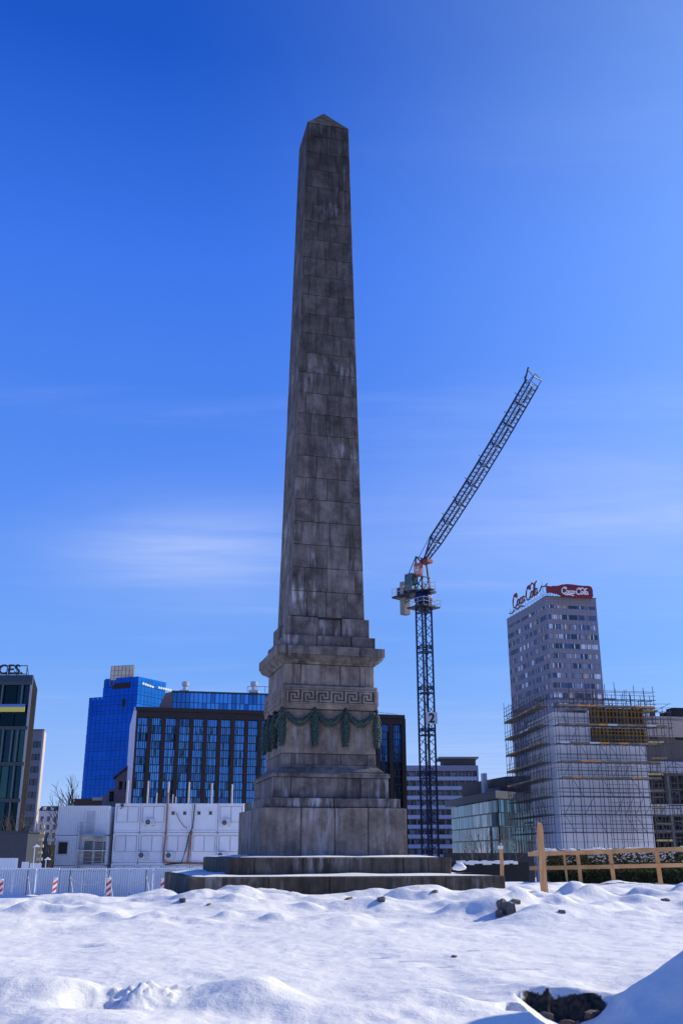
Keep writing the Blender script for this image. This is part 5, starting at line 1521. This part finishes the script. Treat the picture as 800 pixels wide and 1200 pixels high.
# jib
root_l = Vector((.55, 0, TH + .1))
tipv = w2l((jt.x - cp.x, jt.y - cp.y, 0)); tipl = (U.inverted() @ Vector((tipv.x, tipv.y, 0)))
tip = Vector((tipl.x, tipl.y, jt.z - GZ))
JL = (tip - root_l).length; jd = (tip - root_l).normalized(); jn = Vector((-jd.z, 0, jd.x)); js = Vector((0, 1, 0))
def J(s_, h, w_):   # along, above, sideways; a faint droop in the lower half
    f = s_ / JL
    bow = -.015 * JL * math.sin(math.pi * f)
    return root_l + jd * s_ + jn * (h + bow) + js * w_
nj = 9; sj = JL / nj; hw = .88; ht = 1.75
M_jg = M('crane_diagonals', (.06, .07, .09), .5, .3)
for i in range(nj):
    a, c = i * sj, (i + 1) * sj
    def prof_(s_):
        f = min(1, s_ / (sj * .9)); return hw * (.55 + .45 * f), ht * (.15 + .85 * f)
    (wa, ha), (wc, hc_) = prof_(a), prof_(c)
    b = MU()
    for sy in (-1, 1): b.beam(J(a, 0, sy * wa), J(c, 0, sy * wc), .15)
    b.beam(J(a, ha, 0), J(c, hc_, 0), .17)
    q = b.build('jib_section', M_cb, crane)
    lt = MU(); m_ = 5
    for k in range(m_):
        s0, s1, sm_ = a + sj * k / m_, a + sj * (k + 1) / m_, a + sj * (k + .5) / m_
        (w0, h0), (w1, h1), (wm, hm) = prof_(s0), prof_(s1), prof_(sm_)
        for sy in (-1, 1):
            lt.beam(J(s0, 0, sy * w0), J(sm_, hm, 0), .05); lt.beam(J(sm_, hm, 0), J(s1, 0, sy * w1), .05)
        lt.beam(J(s0, 0, -w0 if k % 2 else w0), J(s1, 0, w1 if k % 2 else -w1), .055)
    lt.build('lattice', M_jg, q)
    e = MU(); e.beam(J(a, 0, -wa), J(a, 0, wa), .12); e.beam(J(a, 0, -wa), J(a, ha, 0), .12); e.beam(J(a, 0, wa), J(a, ha, 0), .12)
    if i > 1: e.box(*[v for v in (0, 0, 0, 0, 0, 0)]) if False else None
    e.build('joint_frame', M_cb, q)
    if i < nj:
        wk = MU(); wk.beam(J(a + .3, .08, 0), J(c - .2, .08, 0), .34, .05)
        wk.build('walkway', M_cd, q)
b = MU(); b.beam(J(0, 0, -hw * .55), J(0, 0, hw * .55), .3); b.box(.0, 1.6, -.55, .55, TH - .35, TH + .15); b.build('jib_foot', M('crane_red', (.20, .03, .025), .6), crane)
b = MU()
e0 = J(JL, 0, 0)
for sy in (-hw, hw):
    b.beam(J(JL, 0, sy), J(JL + .2, ht, sy * .6), .07); b.beam(J(JL, ht, sy * .6), J(JL + 1.3, ht * .9, sy * .9), .07); b.beam(J(JL, .0, sy), J(JL + 1.0, .0, sy), .08)
    b.beam(J(JL + 1.0, 0, sy), J(JL + 1.3, ht * .9, sy * .9), .07)
b.beam(J(JL - .5, ht, 0), J(JL + 1.6, ht * 1.5, 0), .16); b.beam(J(JL + 1, 0, -hw), J(JL + 1, 0, hw), .14); b.beam(J(JL + 1.3, ht * .9, -hw), J(JL + 1.3, ht * .9, hw), .07)
b.build('jib_head', M_cb, crane)
b = MU(); 
pts = [J(JL * f, ht + .25, .12) for f in (.1, .3, .5, .7, .9, 1.0)]
for i in range(5): b.beam(pts[i], pts[i + 1], .09)
b.beam(Vector((-.7, 0, TH + .9)), pts[0], .06)
for f in (.24, .34, .45, .58, .70, .82, .92): b.beam(J(JL * f, ht, 0), J(JL * f, ht + .7, 0), .09)
b.build('luffing_rope', M_cd, crane)
b = MU(); b.beam(J(JL * .12, -.12, 0), J(JL * .98, -.3, 0), .045); b.build('hoist_rope', M_cd, crane)

# ================================================================ building wrapped in scaffolding
n0, n1, n2 = at(617, 850, 137), at(647, 835, 125), at(752, 835, 127)
wb = thing('white_wrapped_building', 'white walled building under construction with ochre formwork near its top, inside scaffolding', 'building', (n1.x, n1.y, GZ))
l_, c_, r_ = local(wb, [n0, n1, n2])
trA, wA = face(l_, c_); trB, wB = face(c_, r_)
H = zat(647, 834.5, 125)
M_ww = M('white_plastered_wall', (.78, .75, .78), .8, var=.07, nscale=.35, bump=.2, bscale=4)
Hf = zat(690, 872, 125)     # bottom of formwork / ledge
b = MB(); b.prism([l_, inset(trA, wA, trB, 0), trB(wB, 0, 0)[:2], trB(wB, -9, 0)[:2], trA(0, -6, 0)[:2]], 0, H); b.build('wall', M_ww, wb)
b = MB()
z = 2.0
while z < H - .5:
    b.tbox(trA, 0, wA, .002, .02, z, z + .05); b.tbox(trB, 0, wB, .002, .02, z, z + .05); z += 2.9
for u in (2.9, 5.8, 8.8): b.tbox(trB, u, u + .05, .002, .018, 0, Hf)
for u in (3.5, 7.4): b.tbox(trA, u, u + .05, .002, .018, 0, H)
b.build('wall_joint', M('grey_joint', (.27, .26, .30), .8), wb, 'stuff')
fu0 = wB * .40
M_och = M('ochre_formwork', (.24, .13, .022), .6, col2=(.38, .215, .04), nscale=1.5, rnd=.15)
M_ochd = M('ochre_recess', (.055, .032, .012), .8)
fz = [(Hf + .25, Hf + (H - Hf) * .52), (Hf + (H - Hf) * .56, H + .6)]
for (z0, z1) in fz:
    b = MB(); b.tbox(trB, fu0, wB + .1, .01, .14, z0, z1); fp = b.build('formwork_panel', M_ochd, wb)
    nb_ = 15
    for i in range(nb_):
        u = fu0 + (wB + .1 - fu0) * (i + .2) / nb_
        b = MB(); b.tbox(trB, u, u + .14, .14, .36, z0 + .02, z1 - .05); b.build('formwork_beam', M_och, fp)
    for z in (z0 + .35, (z0 + z1) / 2, z1 - .45):
        b = MB(); b.tbox(trB, fu0, wB + .1, .361, .46, z, z + .12); b.build('waler', M_och, fp)
# lean dark stair core left of the white wall
dk = MB(); dk.prism([trA(-3.2, -1, 0)[:2], trA(-.05, -1, 0)[:2], trA(-.05, -7, 0)[:2], trA(-3.2, -7, 0)[:2]], 0, H - 6.5); dk.build('dark_core_wall', M_concd, wb)
for k in range(5):
    b = MB(); b.tbox(trA, -3.3, 0, -1, .1, 2.2 + k * 2.6, 2.45 + k * 2.6); b.build('core_slab', M_conc, wb)

# concrete building beyond, right
m0, m1 = at(738, 832, 139), at(880, 836, 143)
cbd = thing('concrete_building', 'unfinished grey concrete building with bare floor slabs at the right edge', 'building', (m0.x, m0.y, GZ))
l_, r_ = local(cbd, [m0, m1]); trC, wC = face(l_, r_); H2 = zat(790, 838, 140)
M_cc = M('board_marked_concrete', (.125, .10, .092), .85, var=.25, nscale=.5, stretch=(3, 3, .3))
zc = [zat(770, 892, 139), zat(770, 905, 139), zat(770, 942, 139), zat(770, 955, 139)]
b = MB(); b.tbox(trC, 0, wC, -10, 0, zc[0], H2 - 3.0); b.build('wall', M_cc, cbd)
b = MB(); b.tbox(trC, 0, wC, -10, .25, H2 - 3.0, H2 - .2); b.build('parapet_band', M('pale_concrete_band', (.40, .31, .26), .8), cbd)
b = MB(); b.tbox(trC, -3.5, wC, -10, .5, zc[1], zc[0] - .01); b.build('slab', M('pale_slab', (.45, .43, .46), .8), cbd)
b = MB(); b.tbox(trC, -3.5, wC, -10, .5, zc[3], zc[2]); b.build('slab', M_whited, cbd)
b = MB(); b.tbox(trC, -3.4, wC, -10, -4, 0, zc[1]); b.build('inner_wall', M('dark_inner_wall', (.03, .028, .03), .9), cbd)
for u in (-3.2, 0.5, 4.5, 8.5):
    b = MB(); b.tbox(trC, u, u + .5, -.8, -.2, 0, zc[1]); b.build('column', M_conc, cbd)
for k in range(4):
    b = MB(); b.tbox(trC, -3.4, wC, -3.5, -.1, zc[3] - 2.2 - k * 2.4, zc[3] - 1.9 - k * 2.4); b.build('slab', M_conc, cbd)
b = MB(); b.tbox(trC, -8.5, -.01, -6, -1.2, 0, H2 - 2.2); b.build('dark_core_wall', M('dark_rough_concrete', (.055, .048, .046), .9, var=.45, nscale=1.3), cbd)
for u in (2.5, 6.4):
    b = MB(); b.tbox(trC, u, u + 1.2, .001, .06, zc[0] + 3, zc[0] + 7.0); b.build('window', M_black, cbd)
b = MB(); b.tbox(trC, -9, 2.5, -8, .8, H2 + .25, H2 + .5); b.build('roof_slab', M_conc, cbd)
b = MB(); b.tbox(trC, -8.2, wC, -8, .3, H2 - .75, H2 - .45); b.build('roof_slab', M_conc, cbd)
for u in (-6.5, -3.2, 0.0, 2.4): 
    b = MB(); b.tbox(trC, u, u + .35, -.5, .2, H2 - .45, H2 + .25); b.build('short_column', M_signwhite, cbd)
b = MB(); b.tbox(trC, 5.6, 7.2, -2, 0, H2 - .2, H2 + .5); b.tbox(trC, 6.6, 9, -2, 0, H2 - .1, H2 + 1.1); b.build('covered_load', M_black, cbd)
rb = MB()
for i in range(17):
    u = -8.8 + i * .72 + random.uniform(-.2, .2)
    for k in range(random.choice([1, 2, 3])):
        x = u + k * .12; rb.beam(trC(x, -.5 - k * .3, H2 + .4), trC(x + random.uniform(-.15, .15), -.5 - k * .3, H2 + .8 + random.choice([.6, 1.2, 2.2, 2.8])), .055)
rb.build('starter_bars', M('rusty_bars', (.10, .07, .06), .8), cbd, 'stuff')

# ---- scaffolding
def scaffold(name, label, runs, group=None):
    pass
lift = (at(690, 913, 124).z - at(690, 934, 124).z)
lift = 2.0
sc = thing('scaffold', 'dense steel tube scaffolding with plank decks wrapped round the white building', 'scaffolding', (n1.x, n1.y, GZ))
gap = 1.15; dep = 1.0
Hs = H + 3.2
decks = [zat(690, Y, 124) for Y in (829, 851, 872.5, 894, 913, 934, 955, 976)]
levels = sorted(decks + [zat(690, 813.5, 124) - .6])
def srun(tr, w, ext0, ext1, H_, bay, phase, hi_decks):
    """one run of scaffold in front of a wall: two rows of standards, ledgers, guard rails, braces, decks"""
    n_ = int((w + ext0 + ext1) / bay); us = [-ext0 + (w + ext0 + ext1) * i / n_ for i in range(n_ + 1)]
    for i, u in enumerate(us):
        for d in (gap, gap + dep):
            b = MB(); top = H_ + (random.uniform(.2, 1.6) if d > gap else .2)
            b.beam(tr(u + random.uniform(-.05, .05), d, 0), tr(u, d, top), .06); b.build('standard', M_tube, sc)
    led = MB()
    for z in levels:
        if z > H_ + .1: continue
        for d in (gap, gap + dep):
            for hz in ((0, .5, 1.0) if d > gap else (0, 1.0)):
                led.beam(tr(us[0] - .3, d, z + hz), tr(us[-1] + .3, d, z + hz), .048)
        for u in us: led.beam(tr(u, gap - .9, z), tr(u, gap + dep + .15, z), .048)
    led.build('ledger', M_tube, sc, 'stuff')
    for j, z in enumerate(levels[:-1]):
        for i in range(len(us) - 1):
            if (i + j + phase) % 3 == 0 or random.random() < .12:
                b = MB(); a, c = (i, i + 1) if (j + phase) % 2 else (i + 1, i)
                b.beam(tr(us[a], gap + dep + .03, z), tr(us[c], gap + dep + .03, levels[j + 1]), .05); b.build('diagonal_brace', M_tube, sc)
    for zi, z in enumerate(levels):
        if z > H_: continue
        full = z in hi_decks
        for i in range(len(us) - 1):
            if full or z in lo or random.random() < .3:
                m_ = M_plank; wd_ = .48 if full else .94
                for k in range(2 if full else 1):
                    b = MB(); off = k * .5
                    b.tbox(tr, us[i] - .1, us[i + 1] + .12, gap + off + .01, gap + off + wd_, z + .05 + .002 * (i % 2), z + .11 + .002 * (i % 2))
                    b.build('plank', m_, sc)
                if full:
                    b = MB(); b.tbox(tr, us[i], us[i + 1] - .02, gap + dep + .05, gap + dep + .09, z + .06, z + .26)
                    r_ = random.random(); b.build('toe_board', M_orange_plank if r_ < .22 else (M_whited if r_ < .28 else M_plank), sc)
hi = decks[:5]; lo = decks[5:]
srun(trB, wB, .2, .6, Hs - 1.2, 1.25, 0, hi)
srun(trA, wA, 3.6, 1.6, Hs - 1.2, 1.3, 1, hi)
# yellow ladder tower and inner frames in front of the right face
lt = MB(); u0 = wB * .45
for z in np.arange(1, decks[3], 1.05):
    for dd in (gap + dep + .2,): lt.beam(trB(u0, dd, z), trB(u0 + 4.0, dd, z), .045)
for u in (u0, u0 + 1.3, u0 + 2.6, u0 + 4.0): lt.beam(trB(u, gap + dep + .2, 0), trB(u, gap + dep + .2, decks[3]), .055)
lt.build('access_tower', M_tube, sc)
# right hand scaffold, before the concrete building
s2 = thing('scaffold', 'open steel scaffold tower with yellow boards at the right of the white building', 'scaffolding', (m0.x, m0.y, GZ))
l_, r_ = local(s2, [at(752, 900, 131), at(788, 900, 131)]); trD, wD = face(l_, r_)
H3 = zat(760, 826, 131)
for i in range(5):
    for d in (0, 1.1):
        b = MB(); u = wD * i / 4; b.beam(trD(u, d, 0), trD(u, d, H3 + (.5 if d else 0) - .3 * i), .065); b.build('standard', M_tube, s2)
led = MB(); z = 1.0; k = 0
M_yel = M('yellow_board', (.50, .38, .10), .6, rnd=.15)
while z < H3:
    for d in (0, 1.1): led.beam(trD(-.3, d, z), trD(wD + .3, d, z), .05)
    led.beam(trD(-.3, 1.1, z + .5), trD(wD + .3, 1.1, z + .5), .04); led.beam(trD(-.3, 1.1, z + 1), trD(wD + .3, 1.1, z + 1), .04)
    for i in range(5): led.beam(trD(wD * i / 4, -.1, z), trD(wD * i / 4, 1.2, z), .05)
    if k % 1 == 0:
        a = random.uniform(0, .4) * wD; b = MB(); b.tbox(trD, a, a + wD * .5, .1, 1.0, z + .05, z + .11); b.build('plank', M_yel if k % 2 else M_plank, s2)
        b = MB(); b.tbox(trD, a, a + wD * .5, 1.12, 1.16, z + .06, z + .26); b.build('toe_board', M_yel if k % 2 == 0 else M_plank, s2)
    b = MB(); b.beam(trD(0 if k % 2 else wD * .5, 1.14, z), trD(wD * .5 if k % 2 else wD, 1.14, min(H3, z + 2.0)), .05); b.build('diagonal_brace', M_tube, s2)
    z += 2.0; k += 1
led.build('ledger', M_tube, s2, 'stuff')
# net and low scaffold along the right
s3 = thing('scaffold', 'low scaffold with decks under the bare slabs at the right edge', 'scaffolding', (m0.x, m0.y, GZ))
l_, r_ = local(s3, [at(779, 900, 135), at(870, 900, 138)]); trH, wH = face(l_, r_)
H4 = zc[1] - .2
for i in range(8):
    for d in (0, 1.0):
        b = MB(); u = wH * i / 7; b.beam(trH(u, d, 0), trH(u, d, H4), .065); b.build('standard', M_tube, s3)
led = MB(); z = 1.5
while z < H4:
    for d in (0, 1.0): led.beam(trH(-.3, d, z), trH(wH, d, z), .05); led.beam(trH(-.3, d, z + .9), trH(wH, d, z + .9), .04)
    b = MB(); b.tbox(trH, 0, wH, .05, .95, z + .04, z + .10); b.build('plank', M_plank, s3)
    b = MB(); b.beam(trH(.2, 1.05, z + 1.8), trH(wH * .3, 1.05, z), .05); b.build('diagonal_brace', M_tube, s3)
    z += 2.0
led.build('ledger', M_tube, s3, 'stuff')
# dark ground-floor block left of the scaffold foot
t = thing('low_wall', 'low dark wall topped with a strip of snow between the plinth and the scaffolding', 'wall', (at(519, 1000, 66).x, 66, -2.3))
w = at(618, 1000, 66).x - at(519, 1000, 66).x
b = MB(); b.box(0, w, 0, .6, 0, at(560, 1010, 66).z + 2.3); b.build('wall', M('near_black_wall', (.018, .017, .018), .9), t)
b = MB(); x = at(534, 1000, 66).x - t.location.x
N_ = 14; wz = at(560, 1010, 66).z + 2.3
for i in range(N_):
    a = x + (w * .72) * i / N_; b.box(a, a + w * .72 / N_ + .01, -.12, .5, wz - .14 + .05 * math.sin(i * 1.7), wz + .06 + .03 * math.sin(i * 2.3))
b.build('snow_cover', M_snow, t)
t = thing('dark_hoarding', 'dark tall hoarding at the foot of the glass block behind the plinth', 'fence', (at(519, 1000, 110).x, 110, GZ))
w = at(625, 1000, 110).x - at(519, 1000, 110).x
for i in range(9):
    b = MB(); b.box(w * i / 9 + .02, w * (i + 1) / 9, 0, .08, 0, at(540, 999.5, 110).z - GZ); b.build('hoarding_panel', M('hoarding_black', (.02, .02, .024), .7, rnd=.3), t)
t = thing('snowy_heap', 'small white snow covered heap beside the far wall right of the plinth', 'heap', (at(537, 1012, 58).x, 58, at(537, 1018, 58).z))
b = MB(); b.tube([(-.35, 0, 0), (-.1, 0, .09), (.15, 0, .12), (.4, 0, .02)], [.05, .2, .22, .06], 9); b.build('snow_cover', M_snow, t, smooth=True)
for i, (X, Yt, sd) in enumerate(((560, 950, 31), (578, 958, 32), (595, 955, 33), (546, 985, 34))):
    bare_tree(X, Yt, 95 + i * 2, sd, ['tall thin bare shrub before the reflecting glass block', 'bare shrub beside the small wooden stake', 'bare shrub tangled with the foot of the scaffolding', 'shortest bare shrub over the dark low wall'][i],
              7, .7, .012, .07, .15, 'bare shrubs before the glass block', 'shrub', 'bare_shrub')

# ================================================================ timber fence, hedge, stakes
HD = 38.0
def gh_(x, y): return float(full_h(np.array([float(x)]), np.array([float(y)]))[0][0])
wfn = thing('timber_fence', 'new orange brown timber post and rail fence in front of the hedge', 'fence', (0, 0, 0))
pA = at(618, 1001, HD + .8); pB = at(840, 993.5, HD - .6)
qA = at(620, 1017.5, HD + .8); qB = at(840, 1013, HD - .6)
def board(a, c, h, t_, nm, m, par):
    b = MB(); b.beam(a, c, t_, h); return b.build(nm, m, par)
mid = pA.lerp(pB, .47); midq = qA.lerp(qB, .47)
board(pA, mid + Vector((.1, -.02, 0)), .15, .04, 'rail', M_wood, wfn); board(mid - Vector((.1, .03, 0)), pB, .15, .04, 'rail', M_wood, wfn)
board(qA, midq + Vector((.1, -.02, 0)), .14, .04, 'rail', M_wood, wfn); board(midq - Vector((.1, .03, 0)), qB, .14, .04, 'rail', M_wood, wfn)
for X, wd in ((661.5, .07), (677.5, .13), (716, .14), (770.5, .15)):
    f = (X - 618) / 222; D = HD + .8 - 1.4 * f
    p = at(X, 1015, D); top = at(X, 999 - 4 * f, D).z; g_ = gh_(p.x, D)
    b = MB(); b.beam((p.x + .06, D + .06, g_ - .1), (p.x, D + .06, top + .02), wd, .07); b.build('post', M_wood, wfn)
for i in range(7):
    f = .1 + i * .13; p = pA.lerp(pB, f); b = MB(); b.tube([(p.x - .5, p.y, p.z + .075), (p.x - .2, p.y, p.z + .10), (p.x + .2, p.y, p.z + .095), (p.x + .45, p.y, p.z + .075)], [.01, .03, .03, .01], 6)
    if i % 2 == 0: b.build('snow_cover', M_snow, wfn, smooth=True)
# hedge
hx0, hx1 = at(636, 1010, HD + 1.6).x, at(850, 1010, HD + 1.6).x
hedge = thing('hedge', 'dark green clipped hedge dusted with snow behind the timber fence', 'hedge', (0, 0, 0))
M_leaf = M('hedge_leaf', (.02, .03, .012), .5, col2=(.09, .12, .045), nscale=4.5)
M_leaf2 = M('hedge_leaf_light', (.14, .19, .06), .45, col2=(.34, .37, .16), nscale=4)
g_ = gh_(9, HD + 1.4); ht_ = at(700, 998.5, HD + 1.6).z
b = MB(); b.box(hx0 + .15, hx1, HD + 1.35, HD + 2.6, g_ - .5, ht_ - .12); b.build('twig_mass', M('hedge_dark', (.012, .014, .008), .95), hedge)
rr = random.Random(2)
def leaves(n, m, zlo, zhi, nm, sz):
    vs_ = []; fs = []
    for i in range(n):
        x = rr.uniform(hx0, hx1); top = ht_ + .07 * mnoise.noise(Vector((x * 1.7, 0, 3))) ; 
        if rr.random() < .72: y = HD + 1.22 + rr.uniform(-.05, .12) + .12 * mnoise.noise(Vector((x * 2, 5, 1))); z = g_ - .1 + (top - g_ + .1) * (zlo + (zhi - zlo) * rr.random())
        else: y = HD + 1.25 + rr.random() * 1.3; z = top + rr.uniform(-.12, .08)
        d = Vector((rr.uniform(-1, 1), rr.uniform(-1, .3), rr.uniform(-.3, 1))).normalized(); s = d.cross(Vector((rr.uniform(-1, 1), rr.uniform(-1, 1), rr.uniform(-1, 1)))).normalized()
        L_ = sz * rr.uniform(.7, 1.4); p = Vector((x, y, z)); o = len(vs_)
        vs_ += [p, p + d * L_ * .5 + s * L_ * .22, p + d * L_, p + d * L_ * .5 - s * L_ * .22]; fs.append((o, o + 1, o + 2, o + 3))
    b = MB(); b.v = [tuple(v) for v in vs_]; b.f = fs
    return b.build(nm, m, hedge, 'stuff')
leaves(26000, M_leaf, 0, 1, 'leaves', .085); leaves(11000, M_leaf2, .45, 1, 'pale_leaves', .08)
sv = MB()
for i in range(330):
    x = rr.uniform(hx0, hx1); y = HD + 1.2 + rr.uniform(0, .9); z = ht_ + .04 + .07 * mnoise.noise(Vector((x * 1.7, 0, 3)))
    if mnoise.noise(Vector((x * .8, 2, 1))) < -.22: continue
    r_ = rr.uniform(.07, .2); sv.tube([(x - r_ * 1.3, y, z - .02), (x - r_ * .4, y, z + .01), (x + r_ * .5, y, z + .015), (x + r_ * 1.3, y, z - .02)], [.02, r_ * .4, r_ * .42, .02], 7)
for i in range(650):
    x = rr.uniform(hx0, hx1); k_ = mnoise.noise(Vector((x * 1.3, 7, 2)))
    if k_ < -.1: continue
    z = ht_ - rr.random() ** 1.6 * .34; r_ = rr.uniform(.015, .05); y = HD + 1.14 + rr.uniform(-.05, .05)
    sv.tube([(x - r_, y, z - r_ * .5), (x, y - .02, z), (x + r_, y, z - r_ * .4)], [.006, r_ * .55, .006], 5)
sv.build('snow_clumps', M_snow, hedge, 'stuff', smooth=True)
# big stake
def stake(name, label, X, Xb, Yt, Yb, D, w_, t_, grp=None):
    pb_ = at(Xb, Yb, D); pt_ = at(X, Yt, D); g_ = gh_(pb_.x, D)
    t = thing(name, label, 'stake', (pb_.x, D, g_ - .1), 0, grp)
    dxx = pt_.x - pb_.x; h_ = pt_.z - g_ + .1
    b = MB(); n_ = 7
    ring = []
    for i in range(n_ + 1):
        f = i / n_; cx_ = dxx * f + .008 * math.sin(i * 2.1); z = h_ * f
        ww_ = w_ * (1.08 - .10 * f)
        if i == n_: ring.append([(cx_ - ww_ * .35, -t_ / 2, z - .01), (cx_ + ww_ * .32, -t_ / 2, z - .03), (cx_ + ww_ * .32, t_ / 2, z - .02), (cx_ - ww_ * .35, t_ / 2, z)])
        else: ring.append([(cx_ - ww_ / 2, -t_ / 2, z), (cx_ + ww_ / 2, -t_ / 2, z), (cx_ + ww_ / 2, t_ / 2, z), (cx_ - ww_ / 2, t_ / 2, z)])
    vs_ = [p for r_ in ring for p in r_]; fs = [(3, 2, 1, 0), tuple(n_ * 4 + k for k in range(4))]
    for i in range(n_):
        for k in range(4): fs.append((i * 4 + k, i * 4 + (k + 1) % 4, (i + 1) * 4 + (k + 1) % 4, (i + 1) * 4 + k))
    b.add(vs_, fs); b.build('plank', M_woodpost, t)
    return t
stake('wooden_stake', 'tall rough wooden stake driven into the snow right of the plinth', 631.5, 638.5, 963.5, 1058, 20.5, .125, .07)
stk = stake('wooden_stake', 'small thin wooden stake with a white tie at the right end of the plinth', 586.5, 588, 988, 1027, 34, .11, .06)
b = MB(); zz = at(587, 993, 34).z - stk.location.z; b.box(-.09, .07, -.05, .05, zz - .05, zz + .05); b.build('white_tie', M_signwhite, stk)

# ================================================================ stones in the snow
M_rock = M('broken_masonry', (.05, .045, .045), .9, col2=(.22, .19, .17), nscale=6, bump=.7, bscale=18)
M_rock2 = M('warm_stone', (.16, .11, .07), .9, col2=(.30, .22, .15), nscale=8, bump=.6, bscale=22)
def rock(x, y, sx, sy, sz, rz, seed, m, label, dz=0.0, cat='stone', name='stone', group=None):
    import bmesh
    bm = bmesh.new(); bmesh.ops.create_cube(bm, size=1)
    bmesh.ops.subdivide_edges(bm, edges=bm.edges[:], cuts=3, use_grid_fill=True)
    for v in bm.verts:
        c = v.co.copy(); r_ = max(abs(c.x), abs(c.y), abs(c.z)); sp = c.normalized() * .62
        v.co = c.lerp(sp, .35) + Vector((mnoise.noise(c * 2.2 + Vector((seed, 0, 0))), mnoise.noise(c * 2.2 + Vector((0, seed, 0))), mnoise.noise(c * 2.2 + Vector((0, 0, seed))))) * .16
        v.co = Vector((v.co.x * sx, v.co.y * sy, v.co.z * sz))
    me = bpy.data.meshes.new(name); bm.to_mesh(me); bm.free(); me.materials.append(m)
    o = link(name, me, None, None, loc=(x, y, gh_(x, y) + dz), rot=(.1 * seed % .4 - .2, .13 * seed % .4 - .2, rz))
    return tag(o, label, cat, group)
def gp_(X, Y):       # spot on the snow seen in that direction
    for D in np.arange(6.5, 60, .05):
        p = at(X, Y, D)
        if p.z <= gh_(p.x, D): return p.x, float(D)
    return at(X, Y, 40).x, 40.0
g1 = 'stones poking out of the snow'
x, y = gp_(592, 1072)
rock(x + .06, y, .15, .15, .24, .3, 1, M_rock, 'dark broken stone block poking from the snow drift before the plinth corner', .05, group=g1)
rock(x - .10, y - .03, .10, .13, .17, -.2, 2, M_rock, 'narrow dark stone wedged left of the broken block in the drift', .0, group=g1)
rock(x - .03, y + .12, .13, .11, .2, .9, 5, M_rock, 'dark stone behind the broken block, capped by snow', .06, group=g1)
for i, (X, Y, s_, m_, lab) in enumerate(((604, 1058, .12, M_rock2, 'warm brown stone just right of the plinth end'), (409, 1054, .11, M_rock2, 'small brown stone in the snow below the plinth centre'),
        (447, 1055, .15, M_rock, 'flat dark stone under snow below the plinth, right of centre'), (509, 1046, .10, M_rock2, 'pale brown pebble against the plinth face near its right end'),
        (658, 1070, .09, M_rock, 'small dark stone in the snow right of the tall stake'), (779, 1056, .12, M_rock, 'grey stone in the snow near the right edge'),
        (245, 1061, .07, M_rock2, 'tiny stone at the left foot of the plinth'), (214, 1057, .13, M_rock, 'dark lump in the shade under the left plinth corner'), (532, 1122, .05, M_rock, 'tiny dark pebble in the open snow right of centre'))):
    x, y = gp_(X, Y); rock(x, y, s_ * 1.1, s_ * .8, s_ * .75, i * .7, i + 3, m_, lab, -s_ * .08, group=g1)
# broken bricks at the lip of the earth pit
x, y = 1.8, 8.62
M_brick = M('old_brick', (.10, .05, .035), .9, col2=(.26, .17, .13), nscale=14, bump=.6, bscale=40)
rock(x - .02, y, .15, .09, .10, .1, 8, M_brick, 'largest mossy brick lump in the earth hole at bottom right', -.02, 'brick', 'brick', 'old bricks in the earth hole')
rock(x - .19, y + .03, .10, .08, .08, -.3, 9, M_rock, 'left dark brick lump in the earth hole', -.01, 'brick', 'brick', 'old bricks in the earth hole')
rock(x + .17, y + .02, .11, .08, .07, .4, 10, M_brick, 'right dark brick lump in the earth hole', .0, 'brick', 'brick', 'old bricks in the earth hole')
